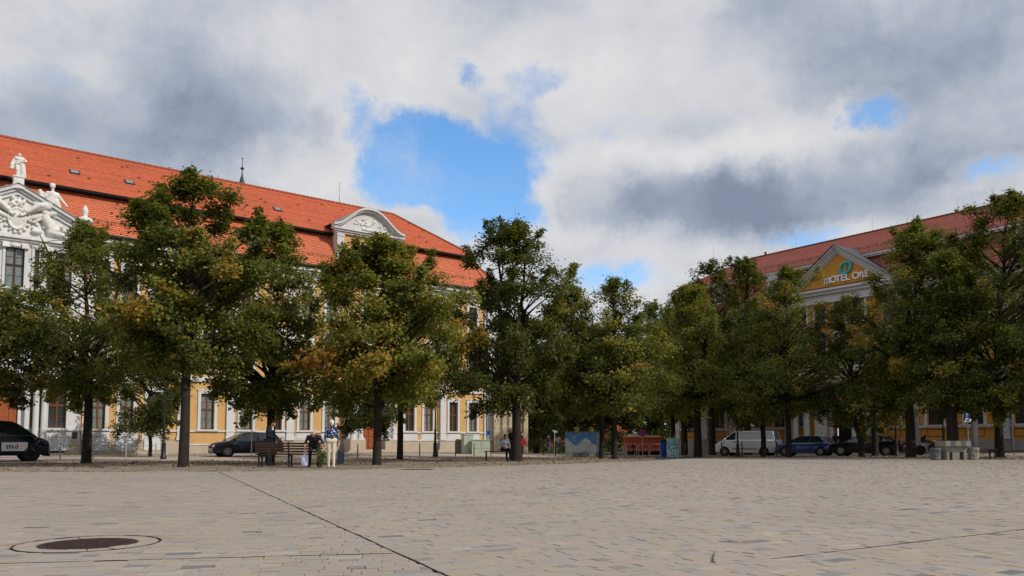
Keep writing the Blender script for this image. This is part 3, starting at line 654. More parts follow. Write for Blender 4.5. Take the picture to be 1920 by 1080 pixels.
def body(J, mats, idx, name='person', sleeves='long', female=False, skirt=False, hands=True, k=1.0):
    """J: joints (x forward, y left, z up). mats order: skin, top, trousers, shoe. returns prims"""
    sk, tp, tr, sh = idx; pr = []
    P = {a: Vector(b_) for a, b_ in J.items()}
    sp = (P['neck']-P['pelvis']); mid = P['pelvis'].lerp(P['chest'], .5)
    fw = 0.88 if female else 1.0
    side = (P['shl']-P['shr']).normalized()
    for q, wd, rr, m in ((P['pelvis'], .085, .125, tr), (mid, .065, .115, tp), (P['chest'], .095*fw, .122*fw, tp)):
        pr.append(('c', tuple(q-side*wd), tuple(q+side*wd), rr, rr, m))
    pr.append(('c', tuple(P['pelvis'].lerp(P['chest'], .25)), tuple(P['chest']), .115, .12, tp))
    pr.append(('c', tuple(P['shl']), tuple(P['shr']), .062*fw+.01, .062*fw+.01, tp)); pr.append(('c', tuple(P['chest']), tuple(P['neck']), .11, .062, tp))
    pr.append(('c', tuple(P['neck']), tuple(P['head']), .052, .052, sk))
    h = P['head']; f = Vector(J.get('look', (1, 0, 0))).normalized(); u = (P['head']-P['neck']).normalized(); u = (u-f*u.dot(f)*.6).normalized(); lft = u.cross(f).normalized()
    pr.append(('e', tuple(h+u*.035-f*.008), (.098, .082, .105), 0, 0, sk)); pr.append(('c', tuple(h+f*.035-u*.02), tuple(h+f*.045-u*.062), .062, .042, sk))
    pr.append(('c', tuple(h+f*.092+u*.012), tuple(h+f*.112-u*.018), .010, .015, sk))       # nose
    for s in (1, -1):
        pr.append(('c', tuple(h+lft*s*.080-u*.018), tuple(h+lft*s*.086+u*.022), .015, .018, sk))   # ear
        S, E, W = P['sh'+('l' if s > 0 else 'r')], P['el'+('l' if s > 0 else 'r')], P['wr'+('l' if s > 0 else 'r')]
        ar = .055 if not female else .048
        pr.append(('c', tuple(S), tuple(E), ar, ar*.82, tp))
        if sleeves == 'short': pr.append(('c', tuple(S.lerp(E, .6)), tuple(E), ar*.75, ar*.7, sk)); pr.append(('c', tuple(E), tuple(W), .040, .028, sk))
        else: pr.append(('c', tuple(E), tuple(W), ar*.84, ar*.66, tp))
        hand(pr, W, E, sk, side=1)
        Hp, K, A, T_ = (P[q+('l' if s > 0 else 'r')] for q in ('hip', 'kn', 'an', 'to'))
        pr.append(('c', tuple(Hp), tuple(K), .092*fw+.006, .062, tr)); pr.append(('c', tuple(K), tuple(K.lerp(A, .35)), .060, .058, tr)); pr.append(('c', tuple(K.lerp(A, .3)), tuple(A+Vector((0, 0, .02))), .060, .046, tr))
        pr.append(('c', tuple(A-Vector((.02, 0, .03))), tuple(T_), .045, .036, sh))
    return pr, (h, f, u, lft)
STAND = dict(pelvis=(0, 0, .95), chest=(0, 0, 1.28), neck=(0, 0, 1.46), head=(.03, 0, 1.57), shl=(0, .185, 1.41), shr=(0, -.185, 1.41), ell=(-.02, .24, 1.13), elr=(-.02, -.24, 1.13),
             wrl=(.04, .25, .88), wrr=(.04, -.25, .88), hipl=(0, .09, .90), hipr=(0, -.09, .90), knl=(.02, .10, .50), knr=(.02, -.10, .50), anl=(0, .10, .08), anr=(0, -.10, .08), tol=(.15, .12, .037), tor=(.15, -.12, .037))
def hair(root, H, m, kind='short'):
    h, f, u, l = H; mb = MB(); c = h+u*.055-f*.025
    pr = [('e', tuple(c), (.100, .092, .090) , 0, 0, 0), ('c', tuple(h-f*.055+u*.02), tuple(h-f*.06-u*.02), .068, .055, 0)]
    if kind == 'long': pr.append(('c', tuple(h-f*.05), tuple(h-f*.07-u*.17), .085, .06, 0))
    if kind == 'big': pr = [('e', tuple(h+u*.03-f*.03), (.16, .165, .165), 0, 0, 0)]
    if kind == 'bald': pr = [('c', tuple(h-f*.07-u*.02+l*.05), tuple(h-f*.07-u*.02-l*.05), .045, .045, 0)]
    return figure('hair', pr, [m], .013, root)
def person(label, loc, rz, J, mats, hair_mat=None, hair_kind='short', scale=1.0, group=None, **kw):
    t = empty('person', loc, rz, label, 'person', group); t.scale = (scale,)*3
    JJ = dict(STAND); JJ.update(J); pr, H = body(JJ, mats, (0, 1, 2, 3), **kw)
    figure('body', pr, mats, .0125, t)
    if hair_mat: hair(t, H, hair_mat, hair_kind)
    return t
# ================================================================== left palace
random.seed(3)
LB = empty('palace_building', (AL[0], AL[1], 0), math.atan2(dL[1], dL[0]),
           'long yellow and white baroque palace with orange tiled mansard roof behind the left trees', 'building')
ZB = -0.35
# openings (x centre, half width); D section
XD = [-6.91, -4.72, -2.51, -.5, 6.54, 8.33, 10.83, 12.83]; XB = [-16.44, -14.78, -13.08]; XA = [-24.0, -18.85]; XC = [-9.62]
FL = [(1.68, 4.15), (5.75, 8.45), (10.1, 12.5)]
def op(xs, w): return [(x-w/2, x+w/2, a, c) for x in xs for (a, c) in FL]
b = MB()   # yellow
wall(b, -11.2, -8.3, .62, 13.4, op(XC, .92), 0, .25, 0)
wall(b, -8.3, 15.1, .95, 13.4, op(XD, .86)+[(2.76-.85, 2.76+.85, 0, 3.7), (2.26, 3.26, 5.75, 8.45), (2.26, 3.26, 10.1, 12.5)], 0, .25, 0)
wall(b, -17.6, -11.2, .95, 13.4, op(XB, .82), 0, .25, 0)
b.build('wall', 'yellow', LB)
b = MB(); wall(b, -34, -25.3, .95, 13.4, op([-32.5, -30.4, -28.3, -26.6], .82), 0, .25, 0); b.build('wall', 'yellow', LB)
b = MB()   # risalit A in white
wall(b, -25.3, -17.6, 1.5, 13.3, op(XA+[-22.9, -21.4, -19.9], .98)[3:], -.8, .25, 0)
for x in (-25.3, -17.6): b.add([(x, -.8, ZB), (x, .0, ZB), (x, .0, 13.3), (x, -.8, 13.3)], [(0, 1, 2, 3)])
b.build('wall', 'white', LB, label='white projecting centre wall with columns')
b = MB(); b.add([(15.1, 0, ZB), (15.1, 14, ZB), (15.1, 14, 13.4), (15.1, 0, 13.4)], [(0, 1, 2, 3)]); b.add([(-34, 14, ZB), (15.1, 14, ZB), (15.1, 14, 13.4), (-34, 14, 13.4)], [(0, 3, 2, 1)]); b.build('end_wall', 'yellow', LB)
# plinths
def boxes(name, m, root, lst):
    for bx_ in lst: b_ = MB(); b_.box(*bx_); b_.build(name, m, root)
boxes('plinth', 'plinth', LB, [(-11.2, -8.3, -.06, .0, ZB, .60), (-8.3, 1.0, -.08, .0, ZB, .93), (4.6, 13.2, -.10, .0, ZB, .88), (13.2, 15.2, -.16, .02, ZB, .93), (-17.6, -11.2, -.06, .0, ZB, .93), (-34, -25.3, -.06, 0, ZB, .93), (-18.4, -17.55, -.86, -.79, ZB, .93)])
boxes('sill_band', 'white', LB, [(-11.2, -8.3, -.10, -.005, .60, .70), (4.6, 13.2, -.15, -.005, .88, .97), (13.2, 15.25, -.2, -.005, .93, 1.0)]+[(x0, x1, -.09, -.004, 1.50, 1.62) for x0, x1 in ((-17.6, -11.25), (-11.2, -8.3), (-8.3, 1.0), (4.6, 15.2))])
# white panels below the windows of D, yellow strips stay between them
for x in XD:
    b = MB(); b.box(x-.72, x+.72, -.035, -.003, .95, 1.50); b.box(x-.60, x+.60, -.06, -.034, 1.04, 1.42); b.build('sill_panel', 'white', LB)
# pilasters
def pil(x0, x1, z0=.93, z1=13.0, y=0.0, p=.14, m='white'):
    q = MB(); q.box(x0, x1, y-p, y-.002, z0, z1); q.box(x0-.05, x1+.05, y-p-.05, y-.003, z0, z0+.25); q.box(x0-.06, x1+.06, y-p-.07, y-.004, z1-.3, z1-.02); q.box(x0-.03, x1+.03, y-p-.03, y-.0035, 1.51, 1.61); q.build('pilaster', m, LB)
for x0, x1 in ((-8.33, -7.75), (-3.95, -3.38), (9.42, 10.0), (14.0, 15.1)): pil(x0, x1)
for x in (-17.35, -11.6): pil(x, x+.45, p=.1)
pil(-25.25, -24.7, y=-.8, z0=1.5); pil(-20.15, -19.75, y=-.8, z0=4.9); pil(-23.1, -22.7, y=-.8, z0=4.9)
# risalit ground-floor: wide white pier, blind arches
b = MB(); wall(b, -20.35, -17.58, -.1, 1.5, [(-19.3, -18.35, .15, 1.05)], -.8, .18); b.box(-20.3, -17.5, -.92, -.79, 1.5, 1.66); b.build('base_wall', 'white', LB); b = MB(); wall(b, -25.3, -22.6, -.1, 1.5, [], -.8); b.build('base_wall', 'white', LB)
def arch_niche(x, w, z0, z1, y):
    q = MB(); hw = w/2; zc = z1-hw*.6; pts = [(-hw, z0), (hw, z0)]+[(hw*math.cos(a), zc+hw*.6*math.sin(a)) for a in [R(i*22.5) for i in range(0, 9)]]
    inner = [(x+a, c) for a, c in pts]
    outer = [(x+a*1.28, z0+(c-z0)*1.12) for a, c in pts]
    n = len(inner); vs = [(a, y-.06, c) for a, c in inner]+[(a, y-.06, c) for a, c in outer]+[(a, y+.0, c) for a, c in inner]+[(a, y+.0, c) for a, c in outer]
    q.add(vs, [(i, (i+1) % n, n+(i+1) % n, n+i)[::-1] for i in range(1, n)]+[(i, 2*n+i, 2*n+(i+1) % n, (i+1) % n) for i in range(1, n)]+[(n+i, n+(i+1) % n, 3*n+(i+1) % n, 3*n+i) for i in range(1, n)])
    q.box(x-.09, x+.09, y-.1, y-.004, z1-.02, z1+.2)
    q.prism(inner[::-1], y-.02, y-.002)
    return q
for x in XB: arch_niche(x, .92, .28, 1.22, -.062).build('blind_arch', 'white', LB)
arch_niche(-18.85, 1.0, .3, 1.2, -.862).build('blind_arch', 'white', LB)
for x in XB:
    b = MB(); b.box(x-.72, x-.5, -.05, -.003, .93, 1.5); b.box(x+.5, x+.72, -.05, -.003, .93, 1.5); b.box(x-.5, x+.5, -.045, -.003, 1.3, 1.5); b.build('niche_frame', 'white', LB)
# windows
for x in XD:
    for k, (a, c) in enumerate(FL): window(LB, x, a, c, .86, pane='mix' if x > -3 or k else 'mix', pediment=(0 if k == 0 else (1 if k == 1 else 0)), sw=.2)
for x in XB:
    for k, (a, c) in enumerate(FL): window(LB, x, a, c, .82, pane='mix', pediment=(1 if k < 2 else 0), sw=.2)
for k, (a, c) in enumerate(FL): window(LB, XC[0], a, c, .92, pane='curtain', pediment=0, sw=.2)
for x in (-24.0, -22.9, -21.4, -19.9, -18.85):
    for k, (a, c) in enumerate(FL):
        if k == 0 and x != -18.85: continue
        window(LB, x, a, c, .98, pane='mix' if k else 'glass', y=-.8, frame='darkbrown' if k else 'brown', pediment=(2 if k == 1 else 0), sw=.14)
for x in (-32.5, -30.4, -28.3, -26.6):
    for (a, c) in FL: window(LB, x, a, c, .82, pane='glass', sw=.2)
for (a, c) in FL[1:]: window(LB, 2.76, a, c, 1.0, pane='glass', sw=.2, pediment=1)
# eaves cornice, gutter, band between floors
b = MB()
for x0, x1 in ((-34, -25.3), (-17.6, 15.1)): cornice(b, x0, x1, 12.95, [(.14, .08), (.24, .05), (.14, .18), (.18, .34), (.22, .5)], ret=(x1 > 10))
b.build('eaves_cornice', 'white', LB)
boxes('storey_band', 'white', LB, [(-34, -25.3, -.12, -.004, 4.95, 5.3), (-17.6, 15.15, -.12, -.0045, 4.95, 5.3)])
b = MB(); b.tube([(-17.5, -.66, 14.06), (15.7, -.66, 14.02)], .09, 8); b.tube([(15.7, -.66, 14.02), (15.7, 13, 14.02)], .09, 8); b.tube([(-34, -.66, 14.06), (-25.4, -.66, 14.06)], .09, 8); b.build('gutter', 'black', LB)
for x in (9.36, 14.25, -11.3):
    b = MB(); b.tube([(x, -.6, 13.9), (x, -.5, 13.5), (x, -.22, 12.9), (x, -.22, .2)], .06, 8); b.build('downpipe', 'zinc', LB)
# ---- roof
b = MB(); uv = []
XE, XT, XU, XR = 15.75, 13.25, 13.6, 8.8
courses(b, uv, (-34, -.68, 14.12), (XE, -.68, 14.12), (XE-.5, -.35, 14.55), (-34, -.35, 14.55), .16)
courses(b, uv, (-34, -.35, 14.55), (XE-.5, -.35, 14.55), (XT, 1.25, 17.3), (-34, 1.25, 17.3), .16)
courses(b, uv, (XE, -.68, 14.12), (XE, 14.6, 14.12), (XT, 12.8, 17.3), (XT, 1.25, 17.3), .16)
o = link('lower_roof', b.mesh('lower_roof', 'tiles', uv), LB)
b = MB(); uv = []
courses(b, uv, (-34, .55, 17.12), (XU, .55, 17.12), (XR, 7, 21.62), (-34, 7, 21.62), .165)
courses(b, uv, (XU, .55, 17.12), (XU, 13.45, 17.12), (XR, 7, 21.62), (XR, 7, 21.62), .165)
courses(b, uv, (XU, 13.45, 17.12), (-34, 13.45, 17.12), (-34, 7, 21.62), (XR, 7, 21.62), .33)
link('upper_roof', b.mesh('upper_roof', 'tiles', uv), LB)
b = MB(); b.box(-34, XU-.1, .62, 13.3, 16.95, 17.09); b.box(-34, XU-.15, .52, .62, 16.98, 17.14); b.box(-34, XT, 1.28, 12.8, 16.6, 16.95); b.build('roof_break_shadow', 'dark', LB)  # near-black colour paints the shadow line under the overhanging upper roof
b = MB()
def ridge(b, p, q, r=.13, n=60):
    p, q = Vector(p), Vector(q); n = int((q-p).length/.38)
    for i in range(n): b.tube([p.lerp(q, i/n), p.lerp(q, (i+1.08)/n)], [r*1.12, r*.9], 6)
ridge(b, (-34, 7, 21.64), (XR, 7, 21.64)); ridge(b, (XR, 7, 21.64), (XU, .55, 17.16), .11); ridge(b, (XT, 1.25, 17.3), (XE-.5, -.35, 14.55), .1); b.build('ridge_tiles', 'tiles', LB)
# snow rail, skylights, small roof bits
b = MB(); ky = -.28
b.tube([(-34, ky, 15.05), (-.6, ky, 15.05)], .02, 4); b.tube([(5.7, ky, 15.05), (15, ky, 15.05)], .02, 4)
for i in range(64):
    x = -33.8+i*.77
    if x < 15 and not (-.7 < x < 5.7): b.tube([(x, ky+.13, 14.75), (x, ky, 15.1)], .02, 4)
b.build('snow_rail', 'black', LB)
for (x, yy) in ((-17.82, 3.05), (-14.41, 3.05), (-3.72, 3.1), (2.2, 3.25), (6.2, 2.5), (-28.5, 3.1), (-23.8, 3.1)):
    z = 17.12+(yy-.55)/6.45*4.5; sl = math.atan2(4.5, 6.45)
    q = MB(); q.box(-.30, .30, -.34, .34, -.02, .09); o = q.build('skylight', 'trim', LB); o.location = (x, yy, z); o.rotation_euler = (sl, 0, 0)
    g = MB(); g.box(-.23, .23, -.27, .27, .085, .10); g.build('pane', 'curtain', o)
b = MB(); b.tube([(3.4, 7, 21.6), (3.4, 7, 23.6)], .02, 5); b.tube([(3.4, 7, 21.6), (3.4, 7, 22.2)], .04, 5); b.build('lightning_rod', 'zinc', LB)
b = MB(); rnd = random.Random(5)
for i in range(26):
    x = rnd.uniform(-25, 13); yy = rnd.uniform(1.4, 6); x = min(x, XU-(yy-.55)*.75-.4); z = 17.12+(yy-.55)/6.45*4.5; b.box(x-.08, x+.08, yy-.06, yy+.06, z+.02, z+.11)
b.build('vent_tiles', 'brown', LB, kind='stuff')
# ---- pediment over A
PX, PZ, HW = -21.4, 13.15, 3.75
b = MB(); cornice(b, PX-HW+.1, PX+HW-.1, 12.75, [(.12, .1), (.14, .22), (.14, .36)], y=-.8)
b.prism([(PX-HW, PZ), (PX+HW, PZ), (PX+HW, 16.2-.515*HW), (PX, 16.2), (PX-HW, 16.2-.515*HW)], -.78, 1.5); b.build('pediment', 'sculpt', LB)
b = MB()
for s in (1, -1):
    x1 = PX+s*HW; ze = 16.33-.515*HW
    for (t0, t1, p) in ((0, .20, .36), (.20, .38, .22), (.38, .62, .10)):
        pts = [(x1, ze-t0), (PX, 16.33-t0), (PX, 16.33-t1), (x1, ze-t1)]
        b.prism(pts if s > 0 else pts[::-1], -.8-p, 1.2 if t0 == 0 else -.75)
    b.box(min(x1, x1+s*.02), max(x1, x1+s*.02), -1.1, 1.2, 13.15, ze)
b.build('raking_cornice', 'white', LB)
b = MB()
for s in (1, -1):
    x1 = PX+s*(HW+.08); pts = [(x1, 16.38-.515*(HW+.08)), (PX, 16.385), (PX, 16.335), (x1, 16.335-.515*(HW+.08))]; b.prism(pts if s > 0 else pts[::-1], -1.22, 2.6)
b.build('pediment_flashing', 'lead', LB)
# relief: cartouche, crown, two reclining figures, scrolls
b = MB(); yb = -.80
b.lathe([(.50, .0), (.50, -.13), (.44, -.18), (.40, -.12), (.36, -.10), (.28, -.16), (.01, -.20)], (PX, yb, 14.25), 24, axis='y', sy=1.42); b.build('cartouche', 'sculpt', LB)
rn = random.Random(2); prims = []
for i in range(15): a = R(i*24); prims.append(('e', (PX+.66*math.cos(a), yb-.06, 14.25+.82*math.sin(a)), (rn.uniform(.09, .14), .10, rn.uniform(.08, .13)), 0, 0, 0))
for i in range(16): prims.append(('e', (PX+rn.uniform(-.38, .38), yb-.08-rn.random()*.08, 15.15+rn.uniform(-.1, .42)), (rn.uniform(.07, .12), .10, rn.uniform(.07, .12)), 0, 0, 0))
for s in (1, -1):
    X = lambda dx: PX+s*dx
    prims += [('e', (X(1.45), yb-.14, 14.85), (.19, .16, .21), 0, 0, 0), ('c', (X(1.5), yb-.1, 14.5), (X(1.75), yb-.1, 13.95), .27, .24, 0), ('c', (X(1.3), yb-.12, 14.45), (X(.85), yb-.12, 14.15), .11, .08, 0),
              ('c', (X(1.72), yb-.1, 14.45), (X(2.15), yb-.12, 13.95), .11, .09, 0), ('c', (X(2.15), yb-.12, 13.95), (X(1.95), yb-.16, 13.7), .09, .07, 0),
              ('c', (X(1.75), yb-.1, 13.8), (X(2.45), yb-.12, 13.9), .2, .14, 0), ('c', (X(2.45), yb-.12, 13.9), (X(3.3), yb-.1, 13.55), .14, .08, 0), ('c', (X(1.75), yb-.1, 13.7), (X(2.8), yb-.1, 13.5), .2, .1, 0),
              ('c', (X(1.5), yb-.05, 15.0), (X(2.1), yb-.02, 14.6), .1, .06, 0), ('e', (X(1.05), yb-.1, 13.6), (.3, .16, .14), 0, 0, 0)]
    for i in range(14): t = rn.random(); prims.append(('e', (X(.8+2.6*t), yb-.04, 13.45+rn.random()*(1.1-t)*1.0), (rn.uniform(.07, .16), .09, rn.uniform(.06, .13)), 0, 0, 0))
figure('relief', prims, ['sculpt'], .035, LB)
b = MB()
for i, x in enumerate((-24.6, -23.2, -21.9, -20.9, -19.6, -18.2)): b.box(x-.18, x+.18, -1.05, -.79, 12.45, 12.75)
for x in (-24, -22.6, -21.4, -20.2, -18.85): b.ell((x, -.88, 12.62), (.28, .1, .14))
b.build('frieze_ornament', 'sculpt', LB)
# portal A: arch, columns, door
b = MB(); wall(b, -22.6, -20.35, ZB, 5.0, [(-22.3, -20.6, ZB, 4.3)], -1.0, .4)
for x in (-22.6, -20.35): b.add([(x, -1.0, ZB), (x, -.8, ZB), (x, -.8, 5.0), (x, -1.0, 5.0)], [(0, 1, 2, 3)])
b.build('portal_wall', 'white', LB)
def arch_ring(x, r0, r1, zc, y0, y1, n=16, sq=1.0):
    q = MB(); P = [R(180*i/n) for i in range(n+1)]
    vs = [(x+r*math.cos(a), y, zc+r*math.sin(a)*sq) for y in (y0, y1) for r in (r0, r1) for a in P]; k = n+1
    q.add(vs, [(i, k+i, k+i+1, i+1) for i in range(n)]+[(i, i+1, 2*k+i+1, 2*k+i) for i in range(n)]+[(k+i, 3*k+i, 3*k+i+1, k+i+1) for i in range(n)]); return q
q = arch_ring(-21.45, .86, 1.12, 3.45, -1.12, -.9); q.box(-22.57, -22.31, -1.12, -.99, .1, 3.45); q.box(-20.59, -20.33, -1.12, -.99, .1, 3.45); q.build('portal_arch', 'white', LB)
q = MB(); q.box(-22.3, -20.6, -.62, -.55, ZB, 3.35); q.prism([(-21.45+.86*math.cos(a), 3.35+.86*math.sin(a)) for a in [R(i*15) for i in range(13)]][::-1], -.62, -.55, m=1)
for x in (-22.2, -21.4): q.box(x+.05, x+.65, -.66, -.61, .3, 1.3); q.box(x+.05, x+.65, -.66, -.61, 1.5, 3.1)
q.box(-22.3, -20.6, -.7, -.54, 3.3, 3.45); q.build('door', ['door', 'darkbrown'], LB)
for x in (-20.05, -19.62, -22.9, -23.35): column(LB, x, -1.35, .25, 4.9, .17)
boxes('column_pedestal', 'white', LB, [(-20.35, -19.35, -1.65, -.8, ZB, .25), (-23.6, -22.6, -1.65, -.8, ZB, .25)]); b = MB(); b.box(-23.7, -19.25, -1.65, -.81, 4.9, 5.4); b.box(-23.8, -19.15, -1.75, -.81, 5.4, 5.55); b.build('portal_entablature', 'white', LB)
q = MB(); q.box(-18.0, -17.72, -.83, -.80, 1.02, 1.42); q.box(-18.32, -18.05, -.83, -.80, 1.1, 1.42, 1); q.build('notice_board', ['slate', 'sculpt'], LB)
# portal D with columns, steps, door
q = MB(); q.box(1.0, 4.6, -.34, -.003, .93, 5.0); 
b = MB(); wall(b, .7, 4.85, ZB, 5.0, [(1.95, 3.57, ZB, 3.55)], -.3, .5)
for x in (.7, 4.85): b.add([(x, -.3, ZB), (x, 0, ZB), (x, 0, 5.0), (x, -.3, 5.0)], [(0, 1, 2, 3)])
b.build('portal_wall', 'white', LB)
q = MB(); q.box(1.95, 3.57, .05, .12, ZB, 3.0); q.box(2.0, 2.7, .0, .05, .35, 1.1); q.box(2.82, 3.52, .0, .05, .35, 1.1); q.box(2.0, 2.7, .0, .05, 1.25, 2.8); q.box(2.82, 3.52, .0, .05, 1.25, 2.8); q.box(1.95, 3.57, -.02, .12, 2.95, 3.1); q.box(1.95, 3.57, .05, .12, 3.1, 3.55, 1); q.build('door', ['door', 'glass'], LB)
for x in (1.0, 1.62, 3.95, 4.55): column(LB, x, -.95, .95, 4.9, .2)
boxes('column_pedestal', 'plinth', LB, [(.62, 1.92, -1.3, -.31, ZB, .95), (3.6, 4.95, -1.3, -.31, ZB, .95)])
b = MB(); b.box(.6, 5.0, -1.3, -.31, 4.9, 5.3); b.box(.5, 5.1, -1.4, -.31, 5.3, 5.45); b.build('portal_entablature', 'white', LB)
for k in range(3):
    q = MB(); q.box(.4-.3*k, 5.2+.4*k, -1.6-.35*k, -1.25-.35*(k-1)-.351, -.4, .22-.13*k); q.build('step', 'plinth', LB)
# ---- dormer with curved pediment
b = MB(); x0, x1, zb, zc = -.15, 5.2, 14.1, 17.0
wall(b, x0, x1, zb, zc, [(1.95, 3.1, 14.75, 16.2)], -.05, .2)
for x in (x0, x1): b.add([(x, -.05, zb), (x, 3.2, zb), (x, 3.2, zc+.4), (x, -.05, zc+.4)], [(0, 1, 2, 3)])
b.build('dormer_wall', 'yellow', LB)
b = MB()
for a, c in ((x0-.02, x0+.55), (x1-.55, x1+.02)): b.box(a, c, -.19, -.049, zb, zc); b.box(a-.04, c+.04, -.23, -.0485, zc-.22, zc-.02)
b.box(x0-.02, x0+.0, .0, .5, zb, zc)
cornice(b, x0, x1, zc, [(.14, .2), (.14, .32), (.10, .44)], y=-.05)
def ogee(t):    # pediment top line, t in -1..1
    a = abs(t); return 1.62*(0.5+0.5*math.cos(math.pi*min(1, a**1.15)))
N = 28; top = [(2.53+3.12*(-1+2*i/N), 17.42+ogee(-1+2*i/N)) for i in range(N+1)]
b.build('dormer_frame', 'white', LB)
b = MB()
for i in range(N):
    (xa, za), (xb, zb_) = top[i], top[i+1]; b.prism([(xa, 17.38), (xb, 17.38), (xb, zb_), (xa, za)], -.10, .2)
b.build('dormer_tympanum', 'lwhite', LB)
b = MB()
for (off, th, p) in ((0, .16, .50), (.16, .14, .34)):
    for i in range(N):
        (xa, za), (xb, zb_) = top[i], top[i+1]; b.prism([(xa, za-off-th+.28), (xb, zb_-off-th+.28), (xb, zb_-off+.28), (xa, za-off+.28)], -.05-p, .0)
b.build('dormer_pediment_moulding', 'white', LB)
b = MB(); vs = []
for (x, z) in top: vs += [(x, -.52, z+.30), (x, 3.4+(z-17.4)*1.0, z+.34)]
b.add(vs, [(2*i, 2*i+2, 2*i+3, 2*i+1) for i in range(N)], 0, True); b.build('dormer_roof', 'lead', LB)
prims = [('e', (2.53+rn.gauss(0, .62), -.12, 17.95+abs(rn.gauss(0, .28))), (rn.uniform(.06, .15), .08, rn.uniform(.06, .13)), 0, 0, 0) for i in range(36)]+[('c', (2.0, -.12, 17.65), (3.1, -.12, 17.65), .1, .1, 0)]
figure('dormer_relief', prims, ['sculpt'], .03, LB)
window(LB, 2.53, 14.75, 16.2, 1.15, y=-.05, sw=.16, frame='darkbrown', sill=True)

# ---- statues on the pediment (each its own thing), in world space through the facade frame
def LP(s, w, z): p = LW(s, w); return (p[0], p[1], z)
aL = math.atan2(dL[1], dL[0])
t = empty('statue', LP(-21.4, -.85, 16.36), aL-math.pi/2, 'white standing robed stone figure on the apex of the pediment', 'statue')
q = MB(); q.box(-.27, .27, -.27, .27, -.3, .42); q.box(-.32, .32, -.32, .32, -.32, -.12); q.box(-.31, .31, -.31, .31, .36, .44); q.build('pedestal', 'sculpt', t)
J = dict(STAND); J.update(ell=(.05, .34, 1.2), wrl=(.2, .12, 1.12), elr=(-.08, -.30, 1.15), wrr=(.0, -.36, .92), knr=(.12, -.1, .5)); pr, H = body(J, None, (0, 0, 0, 0))
pr += [('c', (-.12, .05, 1.35), (-.16, .1, .1), .16, .24, 0), ('c', (-.05, -.22, 1.2), (-.08, -.34, .6), .08, .12, 0), ('c', (.02, .16, .9), (0, .22, .1), .12, .15, 0)]
o = figure('body', pr, ['sculpt'], .022, t); o.scale = (1.1, 1.1, .86); o.location = (0, 0, .42)
t = empty('statue', LP(-19.75, -.95, 15.05), aL-math.pi/2, 'white reclining stone figure on the right slope of the pediment', 'statue')
# local: x towards plaza, y to the left along facade -> right is -y
pr = [('c', (0, .0, .25), (0, .18, .95), .26, .26, 0), ('c', (0, -.10, 1.05), (0, .42, 1.05), .12, .12, 0), ('c', (0, .17, 1.1), (.03, .15, 1.32), .09, .08, 0), ('e', (.04, .14, 1.50), (.15, .15, .18), 0, 0, 0), ('e', (.0, .14, 1.60), (.17, .18, .10), 0, 0, 0),
      ('c', (0, .42, 1.02), (.05, .75, .62), .10, .08, 0), ('c', (.05, .75, .62), (.12, .95, .35), .08, .06, 0), ('c', (0, -.1, 1.0), (.05, -.32, .75), .1, .08, 0),
      ('c', (0, .0, .2), (.2, -.55, .15), .22, .17, 0), ('c', (.2, -.55, .15), (.15, -1.15, -.35), .17, .10, 0), ('c', (.05, -.1, .15), (.0, -.8, -.1), .22, .16, 0), ('c', (0, -.8, -.1), (.1, -1.45, -.62), .15, .08, 0), ('c', (.1, -1.45, -.62), (.22, -1.55, -.55), .08, .05, 0),
      ('c', (-.1, -.25, .5), (-.1, -.75, .3), .18, .14, 0), ('c', (-.1, -.42, .6), (-.05, -.5, 1.1), .13, .12, 0), ('c', (-.05, -.3, 1.0), (-.05, -.58, 1.12), .06, .06, 0), ('c', (-.1, .5, -.05), (-.1, -1.5, -.9), .2, .12, 0), ('c', (.0, -.2, .3), (.05, -1.2, -.3), .24, .15, 0), ('c', (0, .1, .7), (0, -.15, .3), .26, .24, 0), ('c', (0, .35, .6), (0, .5, .15), .2, .2, 0)]
figure('body', pr, ['sculpt'], .03, t)
t = empty('statue', LP(-23.05, -.95, 15.05), aL-math.pi/2, 'white reclining stone figure on the left slope of the pediment', 'statue')
o = figure('body', [tuple([p[0], (p[1][0], -p[1][1], p[1][2]), (p[2][0], -p[2][1], p[2][2]) if p[0] == 'c' else p[2]]+list(p[3:])) for p in pr], ['sculpt'], .03, t)
for s_, lb in ((-17.75, 'white stone flame urn at the right foot of the pediment'), (-25.1, 'white stone flame urn at the left foot of the pediment')):
    t = empty('stone_urn', LP(s_, -.85, 13.95), 0, lb, 'urn')
    q = MB(); q.lathe([(.24, -.55), (.24, .0), (.30, .05), (.30, .12), (.16, .2), (.15, .35), (.30, .62), (.42, .72), (.44, .86), (.36, .94), (.18, 1.0), (.13, 1.1), (.16, 1.2), (.19, 1.42), (.12, 1.62), (.07, 1.72), (.02, 1.78)], n=14); q.build('urn_body', 'sculpt', t)
    for k in range(6): a = k*math.pi/3; q = MB(); q.ell((.40*math.cos(a), .40*math.sin(a), .78), (.11, .11, .12)); q.build('garland', 'sculpt', t)
